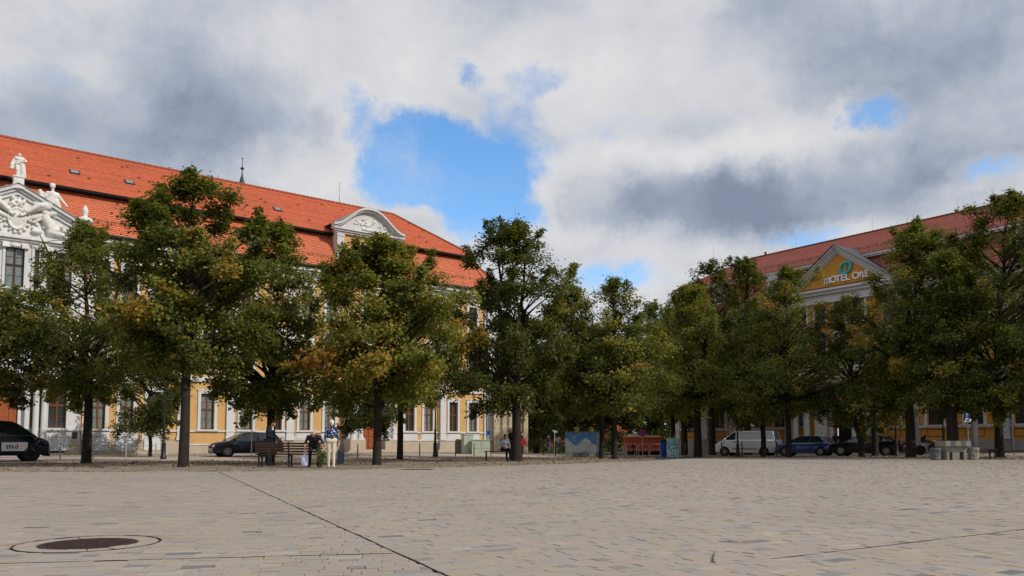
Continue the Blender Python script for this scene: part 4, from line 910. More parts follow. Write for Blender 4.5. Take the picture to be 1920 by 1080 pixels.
# weathered wall and pier at the right end
W = empty('old_stone_wall', (*at(926, 69.5)[:2], 0), 0.10, 'weathered cream wall with stained pilasters joining the right end of the palace', 'wall')
q = MB(); q.box(0, 3.0, 0, 1.2, -.7, 4.6); q.build('wall', 'cream', W)
q = MB(); q.box(-.1, 3.1, -.25, 1.3, 4.6, 4.75); q.box(-.05, 3.05, -.15, 1.2, 4.4, 4.6); q.build('coping', 'cream', W)
for x in (.75, 1.35, 2.1, 2.6): q = MB(); q.box(x, x+.32, -.14, -.002, -.6, 4.38); q.box(x-.04, x+.36, -.2, -.003, -.6, -.1); q.build('pilaster', 'cream', W)
q = MB(); q.box(2.46, 2.52, -.08, -.004, -.4, 4.2); q.box(1.72, 1.78, -.06, -.004, -.4, 4.2); q.build('drain_stain', 'brown', W)
q = MB()
for i in range(12): q.box(0.0, .7, -.02, -.001, -.3+i*.38, -.3+i*.38+.35)
q.build('stone_courses', 'cream', W)
# church spire and finial behind the roof
def spire(px, top_py, Y, label, m, w, name, base_py):
    d = ray(px, 700); X = d.x/d.y*Y
    f = lambda py: CAMH+(825-py)/FPX*Y*0.99
    t = empty(name, (X, Y, 0), .4, label, 'spire'); zt, zb_ = f(top_py), f(base_py); hh = zt-zb_
    q = MB(); q.lathe([(w, zb_-6), (w*.95, zb_-2), (w*.62, zb_), (w*.10, zb_+hh*.47), (w*.06, zb_+hh*.60)], n=8, smooth=False); q.build('roof', m, t)
    q = MB(); q.ell((0, 0, zb_+hh*.68), (w*.26, w*.26, w*.2)); q.tube([(0, 0, zb_+hh*.45), (0, 0, zt)], [w*.06, w*.035], 6); q.ell((0, 0, zt), (w*.1,)*3); q.build('finial', 'slate', t)
    q = MB(); q.box(-w*.8, w*.8, -w*.8, w*.8, 0, zb_-5.9); q.build('tower', 'brick', t)
spire(445, 281, 105, 'dark pointed church spire with ball finial behind the orange roof', 'slate', 1.0, 'church_spire', 343)
spire(400, 313, 98, 'small green copper spirelet just showing above the orange roof', 'copper', .35, 'copper_spirelet', 336)
# ================================================================== right building
random.seed(8)
RB = empty('hotel_building', (AR[0], AR[1], 0), math.atan2(dR[1], dR[0]), 'orange and white hotel with red tiled roof, grey pediment and lettering behind the right trees', 'building')
XR_ = [-29.5, -25.95, -22.25, -19.15, -8.75, -5.4, -2.6, .65, 3.9, 7.2]
XP_ = [-15.9, -14.1, -12.3, -10.6]
FR = [(2.1, 4.95), (6.7, 9.3), (10.6, 12.6)]
b = MB(); ops = [(x-.62, x+.62, a, c) for x in XR_ for a, c in FR]
wall(b, -31.9, -17.0, 1.0, 13.3, ops, 0, .3); b.build('wall', 'orange', RB); b = MB(); wall(b, -9.2, 14, 1.0, 13.3, ops, 0, .3); b.build('wall', 'orange', RB); b = MB()
wall(b, -17.0, -9.2, 1.0, 13.3, [(x-.5, x+.5, a, c) for x in XP_ for a, c in FR[1:]]+[(-13.1, -11.45, -.8, 4.1)]+[(-16.45, -15.5, 2.1, 4.95)], -1.2, .5)
for x in (-17.0, -9.2): b.add([(x, -1.2, -.8), (x, 0, -.8), (x, 0, 13.3), (x, -1.2, 13.3)], [(0, 1, 2, 3)])
b.build('wall', 'orange', RB); b = MB(); b.add([(-31.9, 0, -1), (-31.9, 14, -1), (-31.9, 14, 13.3), (-31.9, 0, 13.3)], [(0, 3, 2, 1)]); b.build('wall', 'orange', RB)
# grooved courses of the ground floor, standing proud of the wall
def split(x0, x1, ops):
    seg = [(x0, x1)]
    for a, c in ops:
        ns = []
        for p, q in seg:
            if c <= p or a >= q: ns.append((p, q)); continue
            if a > p: ns.append((p, a))
            if c < q: ns.append((c, q))
        seg = ns
    return seg
z = 2.2; b = MB()
while z < 5.6:
    for x0, x1 in ((-31.0, -17.9), (-9.1, 13.8)):
        for p, q in split(x0, x1, [(x-.85, x+.85) for x in XR_]+[(-24.75, -23.6), (-7.15, -6.6), (-.95, -.2)]): b.box(p+.01, q-.01, -.05, -.002, z, z+.465)
    z += .5
b.build('wall_course', 'orange', RB, kind='stuff')
boxes('plinth', 'mauve', RB, [(-32.0, -17.0, -.08, .0, -1.2, 1.0), (-9.2, 14, -.08, .0, -1.2, 1.0), (-17.05, -13.2, -1.28, -1.2, -1.2, 1.0), (-11.4, -9.15, -1.28, -1.2, -1.2, 1.0)])
boxes('sill_band', 'lwhite', RB, [(-31.9, -17.0, -.12, -.004, 1.86, 2.08), (-9.2, 14, -.12, -.004, 1.86, 2.08)])
for (x0, x1) in ((-31.95, -31.0), (-28.15, -27.4), (-24.7, -23.65), (-17.95, -17.05), (-7.12, -6.62), (-.93, -.22), (5.3, 6.0)):
    b = MB(); z = 1.0; b.box(x0+.02, x1-.02, -.1, -.003, 1.0, 13.0)
    while z < 5.8: b.box(x0, x1, -.16, -.1, z+.02, z+.48); z += .5
    b.box(x0-.04, x1+.04, -.2, -.1, 5.9, 6.2); b.build('pilaster', 'lwhite', RB)
# recessed panels under the windows
for x in XR_:
    b = MB(); b.box(x-.6, x+.6, -.03, -.003, 1.25, 1.7); b.build('panel', 'orange', RB)
    b = MB(); b.box(x-.66, x+.66, -.015, -.0025, 1.19, 1.76); b.build('panel_edge', 'door', RB)
for x in XR_:
    for k, (a, c) in enumerate(FR): window(RB, x, a, c, 1.24, frame='darkbrown', pane='mix' if k else 'glass', sur='lwhite', sw=.22, pediment=1 if k == 1 else 0, dep=.24)
for x in XP_:
    for k, (a, c) in enumerate(FR[1:]): window(RB, x, a, c, 1.0, frame='darkbrown', pane='mix', sur='lwhite', sw=.16, y=-1.2, pediment=2 if k == 0 else 0)
window(RB, -15.97, 2.1, 4.95, .95, frame='darkbrown', pane='curtain', sur='lwhite', sw=.14, y=-1.2)
# portal
q = arch_ring(-12.27, .83, 1.12, 4.1, -1.36, -1.1); q.box(-13.4, -13.1, -1.36, -1.19, -.8, 4.1); q.box(-11.45, -11.15, -1.36, -1.19, -.8, 4.1); q.build('portal_arch', 'lwhite', RB)
b = MB(); b.box(-13.1, -11.45, -.55, -.5, -1, 5.0); b.build('door', 'dark', RB)  # near-black sheet for the dark portal opening, its darkness put into the colour
b = MB(); b.prism([(-13.1, 4.1), (-11.45, 4.1)]+[(-12.27+.83*math.cos(R(i*15)), 4.1+.83*math.sin(R(i*15))) for i in range(13)], -1.0, -.9); b.box(-13.1, -11.45, -1.05, -.9, 3.95, 4.1); b.build('fanlight', 'darkbrown', RB)
for x in (-16.2, -15.15, -10.75, -17.0): column(RB, x, -1.95, -.3, 5.6, .26, 'lwhite')
boxes('portal_pilaster', 'lwhite', RB, [(-14.7, -13.6, -1.5, -1.19, -.8, 5.6), (-10.4, -9.2, -1.4, -1.19, -.8, 5.6)])
b = MB(); b.box(-17.4, -9.1, -2.3, -1.19, 5.6, 6.0); b.box(-17.5, -9.0, -2.4, -1.19, 6.0, 6.2)
for x in np.arange(-17.2, -9.2, .42): b.lathe([(.05, 6.2), (.09, 6.4), (.05, 6.65), (.07, 6.8)], (x, -2.2, 0), 8)
b.box(-17.4, -9.1, -2.3, -2.1, 6.8, 6.92); b.build('balcony', 'lwhite', RB)
for x in (-17.3, -9.2, -.0):
    b = MB(); b.tube([(x, -.25, 13), (x, -.25, .3)], .07, 8); b.build('downpipe', 'zinc', RB)
# cornices and roof
b = MB()
for x0, x1 in ((-31.9, -17.0), (-9.2, 14)): cornice(b, x0, x1, 12.75, [(.2, .1), (.2, .25), (.2, .45)], ret=False)
b.box(-31.8, 14, .25, 1.0, 16.0, 16.12); b.box(-31.9, 14, .15, 1.0, 16.12, 16.3); b.build('cornice', 'lwhite', RB)
b = MB(); uv = []; courses(b, uv, (-32.3, -.5, 13.3), (14, -.5, 13.3), (14, .6, 16.05), (-31.0, .6, 16.05), .32); courses(b, uv, (-32.3, 14.6, 13.3), (-32.3, -.5, 13.3), (-31.0, .6, 16.05), (-31.0, 13.5, 16.05), .32)
link('lower_roof', b.mesh('lower_roof', 'rtiles', uv), RB)
b = MB(); uv = []; courses(b, uv, (-31.8, .1, 16.3), (14, .1, 16.3), (14, 7.2, 19.9), (-27.4, 7.2, 19.9), .33); courses(b, uv, (-31.8, 14.3, 16.3), (-31.8, .1, 16.3), (-27.4, 7.2, 19.9), (-27.4, 7.2, 19.9), .33); courses(b, uv, (14, 14.3, 16.3), (-31.8, 14.3, 16.3), (-27.4, 7.2, 19.9), (14, 7.2, 19.9), .5)
link('upper_roof', b.mesh('upper_roof', 'rtiles', uv), RB)
b = MB(); ridge(b, (-27.4, 7.2, 19.93), (14, 7.2, 19.93), .12); ridge(b, (-31.8, .1, 16.35), (-27.4, 7.2, 19.93), .1); b.build('ridge_tiles', 'brown', RB)
b = MB(); b.tube([(-31, .55, 16.85), (14, .55, 16.85)], .02, 4); b.tube([(-31, .55, 17.0), (14, .55, 17.0)], .02, 4)
for i in range(58): b.tube([(-31+i*.78, .8, 16.62), (-31+i*.78, .55, 17.05)], .02, 4)
b.build('snow_rail', 'black', RB)
b = MB(); b.tube([(-25.6, 7.2, 19.9), (-25.6, 7.2, 20.3)], .12, 8); b.box(-3.3, -2.7, 6.8, 7.6, 19.4, 20.5); b.build('chimney', 'brown', RB)
for x in (-22, -14, -6.5): b = MB(); b.tube([(x, 7.2, 19.9), (x, 7.2, 21.2)], .012, 4); b.build('lightning_rod', 'zinc', RB)
for x in (-5.4, 1.3, -25.5, -19.5):
    q = MB(); q.box(x-.6, x+.6, -.25, 1.2, 14.1, 15.3); q.box(x-.42, x+.42, -.28, -.24, 14.25, 15.2, 1)
    q.lathe([(.62, -.3), (.62, 1.2)], (x, 0, 15.3), 16, 0, 'y'); q.build('dormer', ['lwhite', 'glass'], RB)
# pediment with lettering
PC, PT, PB, SL = -12.15, 16.98, 13.75, .712; hw = (PT-PB)/SL
b = MB(); b.prism([(PC-hw+.4, PB), (PC+hw-.4, PB), (PC, PT-.3)], -1.45, 3.5); b.build('pediment_wall', 'orange', RB)
b = MB()
for s in (1, -1):
    x1 = PC+s*(hw+.3)
    for (t0, t1, p) in ((0, .14, .55), (.14, .28, .40), (.28, .48, .24), (.48, .64, .08)):
        pts = [(x1, PT-SL*(hw+.3)-t0), (PC, PT-t0), (PC, PT-t1), (x1, PT-SL*(hw+.3)-t1)]; b.prism(pts if s > 0 else pts[::-1], -1.45-p, -1.40 if t0 else 3.0)
b.box(PC-hw-.4, PC+hw+.4, -1.9, -1.2, 13.35, 13.55); b.box(PC-hw-.2, PC+hw+.2, -1.7, -1.2, 13.1, 13.35); b.box(-17.0, -9.2, -1.45, -1.19, 12.4, 13.1); b.build('pediment_moulding', 'lwhite', RB)
b = MB()
for s in (1, -1):
    x1 = PC+s*(hw+.4); pts = [(x1, PT-SL*(hw+.4)+.07), (PC, PT+.07), (PC, PT+.01), (x1, PT-SL*(hw+.4)+.01)]; b.prism(pts if s > 0 else pts[::-1], -2.1, 3.2)
b.build('pediment_capping', 'slate', RB)
SG = empty('letter_sign', (0, 0, 0), 0, None, None); SG.parent = RB
bpy.data.objects.remove(SG)
def text(ch, root, name, m, loc, size, ext=.03, rot=(R(90), 0, 0), sx=1.0, sy=1.0):
    cu = bpy.data.curves.new(name, 'FONT'); cu.body = ch; cu.size = size; cu.extrude = ext; cu.offset = size*.02; cu.align_x = 'CENTER'; cu.resolution_u = 4
    o = bpy.data.objects.new(name, cu); COL.objects.link(o); dg = bpy.context.evaluated_depsgraph_get()
    me = bpy.data.meshes.new_from_object(o.evaluated_get(dg), depsgraph=dg); bpy.data.objects.remove(o); me.materials.clear(); me.materials.append(M[m])
    o = link(name, me, root); o.location = loc; o.rotation_euler = rot; o.scale = (sx, sy, 1); return o
sgn = link('sign', None, RB); sgn.name = 'sign'
xx = -13.45
for ch, wdt, sy in (('m', .62, 1.36), ('O', .50, 1), ('T', .42, 1), ('E', .42, 1), ('L', .38, 1), (' ', .28, 1), ('O', .52, 1), ('n', .48, 1.36), ('E', .42, 1)):
    if ch != ' ': text(ch, sgn, 'letter', 'signwhite', (xx+wdt/2, -1.54, 13.98), .78, .05, sx=1.05 if ch not in 'mn' else 1.0, sy=sy)
    xx += wdt
q = MB(); P = [R(15*i) for i in range(24)]
for i in range(24):
    a0, a1 = 2*math.pi*i/24, 2*math.pi*(i+1)/24
    E_ = lambda a, r, w: (-11.45+r*1.08*math.cos(a)+.22*r*math.sin(a), w*r*math.sin(a)+15.05)
    q.prism([E_(a0, .36, 1.0), E_(a1, .36, 1.0), E_(a1, .54, 1.0), E_(a0, .54, 1.0)], -1.62, -1.5)
q.build('logo_ring', 'teal', sgn); text('1', sgn, 'logo_numeral', 'teal', (-11.42, -1.58, 14.79), .78, .04, sx=1.1)
text('MOTEL  ONE', RB, 'wall_lettering', 'slate', (-9.62, -1.43, 2.15), .42, .01, rot=(R(90), R(-90), 0)); q = MB(); q.lathe([(.16, 0), (.16, -.03)], (-9.75, -1.42, 1.8), 16, 0, 'y'); q.build('logo_disc', 'teal', RB)
b = MB(); b.box(-27.3, -26.1, -.14, -.085, .55, .8); b.build('name_plate', 'slate', RB)

# ================================================================== distant red brick house
t = empty('brick_house', (14, 150, 0), .1, 'red brick house glimpsed far off between the dark tree trunks', 'house')
q = MB(); wall(q, -9, 9, -2, 9, [(x-.6, x+.6, a, a+1.6) for x in (-7, -4, -1, 2, 5, 8) for a in (.8, 4.6)], 0, .3); q.box(-9, 9, .35, 9, -2, 9); q.build('wall', 'brick', t)
q = MB(); q.prism([(-9.6, 9), (9.6, 9), (6, 13), (-6, 13)], -.5, 9.5); q.build('roof', 'brick', t)
q = MB(); q.box(-9, 9, .28, .32, -1.9, 8.9); q.build('window', 'glass', t)
# ================================================================== trees
PROF = {'std': [(0, .68), (.12, .93), (.32, 1), (.6, .86), (.82, .52), (1, .10)], 'cone': [(0, .72), (.12, .97), (.3, 1), (.55, .74), (.8, .40), (1, .07)],
        'round': [(0, .70), (.18, .96), (.45, 1), (.7, .86), (.9, .5), (1, .18)]}
def pxz(px, py, Y): d = ray(px, py); return Vector((d.x/d.y*Y, Y, CAMH+d.z/d.y*Y))
def tree(name, label, group, px, Y, cpx, hw, top, bot, seed, tr=.22, nl=24000, ls=.17, yel=.10, base=.30, prof='std', stems=1, depth=1.0, lean=0.0, patches=()):
    rg = np.random.default_rng(seed); rn_ = random.Random(seed); ls *= .76; nl = int(nl*1.75); yel *= .7
    if Y < 70: hw *= 1.24
    B = at(px, Y); zt = pxz(cpx, top, Y).z; zb_ = pxz(cpx, bot, Y).z; CX = pxz(cpx, (top+bot)/2, Y).x; Rr = hw*Y/FPX
    t = empty(name, B, 0, label, 'tree', group)
    cx, cz0, cz1 = CX-B.x, zb_-B.z, zt-B.z-.12; H = cz1-cz0; pf = PROF[prof]
    prof_r = lambda u: float(np.interp(u, [a for a, _ in pf], [c for _, c in pf]))
    ph = rg.random(4)*6.28
    # crown masses
    nm = int(34+Rr*H*1.35); masses = []
    for i in range(nm*3):
        u = rg.random()**1.15; a = rg.random()*6.283; wob = 1+.16*math.sin(2*a+ph[0]+3*u)+.13*math.sin(3*a+ph[1]-5*u)+.08*math.sin(7*u+ph[2]+a)
        rm = (.10+.10*rg.random())*Rr*(1-.35*u)+.10
        rad = max(0, prof_r(u)*Rr*wob-rm*.6)*math.sqrt(.10+.90*rg.random())
        c = np.array((cx*min(1, .4+u)+rad*math.cos(a), rad*math.sin(a)*depth, cz0+rm*.3+u*(H-rm*.5)))
        if all(np.linalg.norm(c-m_[0]) > .62*(rm+m_[1]) for m_ in masses): masses.append((c, rm))
        if len(masses) >= nm: break
    for k in range(5): # topmost sprigs
        a = rg.random()*6.283; masses.append((np.array((cx+.20*Rr*math.cos(a)*k*.6, .16*Rr*math.sin(a), cz1-.35-.32*k*rg.random())), .22+.05*k))
    for (qx, qy, rr_) in patches:
        pz = pxz(qx, qy, Y); masses.append((np.array((pz.x-B.x, -prof_r(.4)*Rr*.80, pz.z-B.z)), rr_))
    # skeleton
    mb = MB(); fork = max(1.6, cz0+.12*H) if cz0 > 1 else 1.2
    trunk = [Vector((0, 0, -.15)), Vector((lean*.2, 0, .12)), Vector((lean*.35+.02, 0, fork*.35)), Vector((lean, .03, fork*.75)), Vector((lean*1.3, 0, fork))]
    mb.tube(trunk, [tr*1.45, tr*1.12, tr*.98, tr*.88, tr*.84], 12)
    leaders = []
    for k in range(stems):
        off = 0 if stems == 1 else (k-(stems-1)/2)*.42*Rr
        pts = [trunk[-1]+Vector((0, 0, -.1))]
        for j in range(1, 8):
            f = j/7; pts.append(Vector((lean*1.3+(cx-lean*1.3)*f+off*math.sin(f*1.6)+.10*rn_.gauss(0, 1)*(f > .1), .12*rn_.gauss(0, 1)+.2*off*f, fork+(cz1-fork)*.90*f)))
        rads = [tr*(.80 if stems == 1 else .58)*(1-f)**.8+.018 for f in [j/7 for j in range(8)]]
        mb.tube(pts, rads, 8); leaders.append((pts, rads))
    twig = MB()
    def on_leader(z):
        P_, R_ = rn_.choice(leaders)
        for a, c, ra, rc in zip(P_[:-1], P_[1:], R_[:-1], R_[1:]):
            if a.z <= z <= c.z: f = (z-a.z)/(c.z-a.z); return a.lerp(c, f), ra+(rc-ra)*f
        return (P_[0], R_[0]) if z < P_[0].z else (P_[-1], R_[-1])
    L = []; C = []; S = []
    clus = []
    for (c, rm) in masses[:]:
        cv = Vector(c); axis_d = math.hypot(c[0]-cx, c[1]); s_, sr = on_leader(max(fork*.97, c[2]-axis_d*rn_.uniform(.45, .95)-.2))
        mid = s_.lerp(cv, .5)+Vector((rn_.gauss(0, .1), rn_.gauss(0, .1), .12*axis_d*rn_.uniform(-.3, 1)))
        r0 = min(sr*.6, .03+.022*axis_d)
        mb.tube([s_, s_.lerp(mid, .5)+Vector((0, 0, .05)), mid, mid.lerp(cv, .55), cv], [r0, r0*.82, r0*.62, r0*.42, .012], 5, cap=False)
        nc = max(4, int(6+9*rm))
        for _ in range(nc):
            d = rg.normal(0, 1, 3); d /= np.linalg.norm(d); cc = c+d*rm*np.array((1, 1, .75))*rg.uniform(.35, 1.0)
            clus.append((cc, rm, c)); 
            if rn_.random() < .6: twig.tube([cv, Vector((cv+Vector(cc))/2)+Vector((0, 0, .03)), Vector(cc)], [.012, .009, .005], 3, cap=False)
    for _ in range(int(26+Rr*9)):      # shoots breaking the outline
        c, rm = masses[int(rg.integers(0, len(masses)))]; d = c-np.array((cx, 0, cz0+.35*H)); d /= np.linalg.norm(d)+1e-6
        d = d*.7+np.array((0, 0, .75 if d[2] > -.2 else -.1))+rg.normal(0, .25, 3); d /= np.linalg.norm(d); Ls = rg.uniform(.35, 1.0)*(1 if Y < 70 else 1.6)
        a0 = c+d*rm*.6; twig.tube([Vector(a0), Vector(a0+d*Ls)], [.011, .004], 3, cap=False)
        Ls = min(Ls, max(.12, (cz1+.1-a0[2])/max(.05, d[2]))) if d[2] > 0 else Ls
        for j in range(4): clus.append((a0+d*Ls*(j+.8)/4, .0, c))
    per = max(8, int(nl/len(clus))); NC = len(clus)
    cc = np.array([c for c, _, _ in clus]); mt = {}
    yel_m = {}
    for (c, rm) in masses: yel_m[tuple(c)] = rg.random()
    ym = np.array([yel_m[tuple(c)] for _, _, c in clus])
    cs = np.array([(.15+.20*rm) if rm else .11*(1 if Y < 70 else 1.8) for _, rm, _ in clus])
    npatch = len(patches); patchset = {tuple(c) for c, _ in masses[len(masses)-npatch:]} if npatch else set()
    isp = np.array([tuple(c) in patchset for _, _, c in clus])
    ctint = base+.10*rg.normal(0, 1, NC)+np.where(ym < yel, .20+.16*rg.random(NC), 0)+np.where((ym > .5) & (rg.random(NC) < .06), .3, 0)
    ctint = np.where(isp, .74+.10*rg.normal(0, 1, NC), ctint)
    N = NC*per; idx = np.repeat(np.arange(NC), per)
    pos = cc[idx]+rg.normal(0, 1, (N, 3))*cs[idx][:, None]*np.array((1.05, 1.05, .62))
    tint = np.clip(ctint[idx]+.09*rg.normal(0, 1, N)+(rg.random(N) < .015)*.4, 0, 1)
    # leaf quads: folded kite, mostly facing up and outward, drooping
    nrm = rg.normal(0, .45, (N, 3)); out = pos-np.array((cx, 0, (cz0+cz1)/2)); out /= (np.linalg.norm(out, axis=1, keepdims=True)+1e-6); nrm += out*.45+np.array((0, 0, .75)); nrm /= np.linalg.norm(nrm, axis=1, keepdims=True)
    tv = rg.normal(0, 1, (N, 3)); tv[:, 2] -= .5; tv -= nrm*(tv*nrm).sum(1, keepdims=True); tv /= np.linalg.norm(tv, axis=1, keepdims=True); bv = np.cross(nrm, tv)
    s = ls*(.65+.6*rg.random((N, 1)))
    p0 = pos-tv*s*.5; p1 = pos+bv*s*.46-tv*s*.04+nrm*s*.10; p2 = pos+tv*s*.55; p3 = pos-bv*s*.46-tv*s*.04+nrm*s*.10
    V = np.stack([p0, p1, p2, p3], 1).reshape(-1, 3)
    tk = mb.build('trunk', 'bark', t); twig.build('twigs', 'bark', t, kind='stuff')
    o = link('crown', fast_mesh('crown', V, 4, ['leaf'], tint), t)
    return t
GL, GR_, GC = 'maple trees along the left side of the square', 'maple trees along the right side of the square', 'dark trees in the park gap'
T_ = [
 ('maple_tree', 'maple cut by the left edge of the photo in front of the white palace portal', GL, -40, 33, -45, 105, 500, 740, 1, dict(tr=0.200, nl=14000, yel=.2, prof='round')),
 ('maple_tree', 'forked maple with thin reddish top left of the tallest left tree', GL, 163, 35.4, 150, 120, 412, 740, 22, dict(tr=0.190, stems=3, yel=.22, base=.36, nl=20000, prof='cone')),
 ('maple_tree', 'tallest maple on the left with straight dark trunk in front of the yellow bay', GL, 345, 29.5, 358, 120, 325, 705, 13, dict(tr=0.180, yel=.13, base=.30, nl=30000, patches=((322, 600, .45), (470, 530, .3)), prof='round')),
 ('maple_tree', 'maple behind the long bench with narrow reddish pointed top', GL, 507, 35.8, 512, 112, 415, 765, 4, dict(tr=0.190, yel=.32, base=.38, nl=24000, prof='cone')),
 ('maple_tree', 'broad yellow-green maple with orange patches in front of the curved dormer', GL, 707, 32.5, 715, 130, 452, 745, 5, dict(tr=0.165, yel=.14, base=.54, nl=34000, prof='round', patches=((727, 690, .42), (722, 702, .38)))),
 ('maple_tree', 'slender dark-trunked maple just right of the broad yellow-green one', GL, 750, 44, 775, 100, 548, 742, 6, dict(tr=0.160, yel=.2, base=.38, nl=16000)),
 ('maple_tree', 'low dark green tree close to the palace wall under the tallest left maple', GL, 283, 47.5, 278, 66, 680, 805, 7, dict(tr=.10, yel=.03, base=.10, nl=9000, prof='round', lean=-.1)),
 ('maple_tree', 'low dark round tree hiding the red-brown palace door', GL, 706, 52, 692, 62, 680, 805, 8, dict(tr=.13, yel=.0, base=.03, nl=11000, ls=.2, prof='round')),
 ('maple_tree', 'dark spiky maple with forked trunk beside the two seated people', GL, 968, 39, 958, 102, 418, 768, 29, dict(tr=0.235, stems=2, yel=.10, base=.16, nl=30000, patches=((900, 650, .35), (870, 660, .3)), prof='round')),
 ('maple_tree', 'maple right behind the blue mural box with forked dark trunk', GL, 1128, 46, 1075, 80, 540, 770, 10, dict(tr=0.150, stems=2, yel=.3, base=.28, nl=15000, patches=((1045, 590, .35),))),
 ('maple_tree', 'straight grey-trunked maple just right of the blue mural box', GL, 1152, 43.5, 1152, 95, 524, 775, 31, dict(tr=0.150, yel=.25, base=.32, nl=18000, prof='cone', patches=((1185, 700, .3), (1140, 650, .25)))),
 ('maple_tree', 'maple behind the turquoise graffiti box at the near corner of the orange hotel', GR_, 1262, 63, 1228, 60, 565, 780, 12, dict(tr=0.200, yel=.3, base=.40, nl=9000, ls=.22)),
 ('maple_tree', 'light green maple with thick two-stemmed trunk left of the white van', GR_, 1308, 57, 1308, 92, 535, 770, 33, dict(tr=0.270, stems=2, yel=.0, base=.49, nl=22000, ls=.19, prof='cone')),
 ('maple_tree', 'dark-trunked maple in front of the white van', GR_, 1431, 55, 1415, 70, 560, 790, 14, dict(tr=0.170, yel=.22, base=.30, nl=11000, ls=.2)),
 ('maple_tree', 'maple with grey trunk and orange tufts at the nose of the blue car', GR_, 1478, 51, 1475, 100, 500, 780, 35, dict(tr=0.180, yel=.22, base=.38, nl=22000, prof='cone', patches=((1500, 590, .3), (1410, 590, .35)))),
 ('maple_tree', 'dark maple leaning in front of the hotel doorway and the black saloon', GR_, 1617, 49, 1600, 92, 555, 800, 16, dict(tr=0.160, yel=.25, base=.24, nl=15000, lean=-.4)),
 ('maple_tree', 'tall yellow-flecked maple beside the hotel lettering', GR_, 1707, 45.5, 1730, 94, 412, 750, 37, dict(tr=0.250, yel=.22, base=.34, nl=28000, prof='round', patches=((1735, 560, .4), (1722, 620, .35), (1640, 690, .3), (1575, 650, .35)))),
 ('maple_tree', 'thick black-trunked maple behind the stone chess table', GR_, 1786, 41.5, 1795, 88, 470, 775, 18, dict(tr=0.280, yel=.15, base=.26, nl=18000)),
 ('maple_tree', 'big dark maple at the right edge of the photo', GR_, 1873, 42, 1898, 128, 368, 768, 39, dict(tr=0.210, yel=.08, base=.22, nl=34000, prof='round')),
 ('maple_tree', 'maple added outside the right edge to cast shadows, reaching over the bench', GR_, 2030, 37, 2030, 130, 400, 745, 40, dict(tr=.3, nl=12000)),  # tree added beyond the right edge as a shadow caster
 ('maple_tree', 'grey-green tree behind the yellow-flecked maple', GR_, 1640, 53, 1820, 95, 460, 700, 41, dict(tr=.2, yel=.05, base=.36, nl=12000)),
]
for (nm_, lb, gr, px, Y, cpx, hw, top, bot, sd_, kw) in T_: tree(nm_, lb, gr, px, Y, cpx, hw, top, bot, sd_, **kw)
# the park beyond the gap
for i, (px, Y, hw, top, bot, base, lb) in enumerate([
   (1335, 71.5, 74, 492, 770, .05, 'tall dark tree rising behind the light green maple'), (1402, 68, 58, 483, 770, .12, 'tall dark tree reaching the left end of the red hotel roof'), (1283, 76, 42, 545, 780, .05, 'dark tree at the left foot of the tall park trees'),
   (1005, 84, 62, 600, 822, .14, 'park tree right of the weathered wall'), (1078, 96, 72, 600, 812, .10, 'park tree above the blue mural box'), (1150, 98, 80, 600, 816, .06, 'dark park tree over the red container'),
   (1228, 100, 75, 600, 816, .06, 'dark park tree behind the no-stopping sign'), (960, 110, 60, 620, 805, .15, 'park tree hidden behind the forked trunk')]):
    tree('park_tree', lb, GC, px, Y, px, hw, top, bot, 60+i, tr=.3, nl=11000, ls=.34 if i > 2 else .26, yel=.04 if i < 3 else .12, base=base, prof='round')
# hedge and far wood closing the view under the park trees
def leafmass(name, label, x0, x1, y0, y1, z0, z1, n, ls, base, kind=None):
    rg = np.random.default_rng(5); c = np.stack([rg.uniform(x0, x1, n//60), rg.uniform(y0, y1, n//60), z0+(z1-z0)*rg.random(n//60)**.8], 1); ct = base+.1*rg.normal(0, 1, len(c))
    idx = np.repeat(np.arange(len(c)), 60); pos = c[idx]+rg.normal(0, .42, (len(idx), 3)); N = len(pos); a = rg.normal(0, 1, (N, 3)); a /= np.linalg.norm(a, axis=1, keepdims=True); b_ = np.cross(a, rg.normal(0, 1, (N, 3))); b_ /= np.linalg.norm(b_, axis=1, keepdims=True); s = ls*(.7+.6*rg.random((N, 1)))
    V = np.stack([pos-a*s*.5, pos+b_*s*.4, pos+a*s*.5, pos-b_*s*.4], 1).reshape(-1, 3)
    o = link(name, fast_mesh(name, V, 4, ['leaf'], np.clip(ct[idx]+.08*rg.normal(0, 1, N), 0, 1)))
    return tag(o, label, 'hedge' if name == 'hedge' else 'wood', kind=kind)
leafmass('hedge', 'dark clipped hedge across the park lawn behind the containers', 2, 34, 112, 116, -1, 1.6, 14000, .3, .05, 'stuff')
leafmass('far_wood', 'dark far wood closing the view between the two buildings', -30, 60, 168, 185, -1, 13, 40000, .8, .10, 'stuff')
# fallen leaves and weeds
def litter(name, n, fn, seed, ls=.085):
    rg = np.random.default_rng(seed); P = []
    while len(P) < n:
        p = fn(rg)
        if p is not None: P.append((p[0], p[1], G(p[0], p[1])+.012+rg.random()*.025))
    pos = np.array(P); a = rg.normal(0, 1, (n, 3))*np.array((1, 1, .25)); a /= np.linalg.norm(a, axis=1, keepdims=True); b_ = np.cross(a, np.array((0, 0, 1.))+rg.normal(0, .3, (n, 3))); b_ /= np.linalg.norm(b_, axis=1, keepdims=True); s = ls*(.5+rg.random((n, 1)))
    V = np.stack([pos-a*s*.5, pos+b_*s*.4, pos+a*s*.5, pos-b_*s*.4], 1).reshape(-1, 3)
    o = link(name, fast_mesh(name, V, 4, ['litter'], rg.random(n))); return o
def verge_pt(rg):
    i = rg.random(); t = rg.random()**1.3
    p = polyline_at([(x, y, 0) for x, y in vin], .25+.75*i).lerp(polyline_at([(*q, 0) for q in offs(-15.2)], .25+.75*i), rg.beta(1.3, 1.2)); return (p.x, p.y)
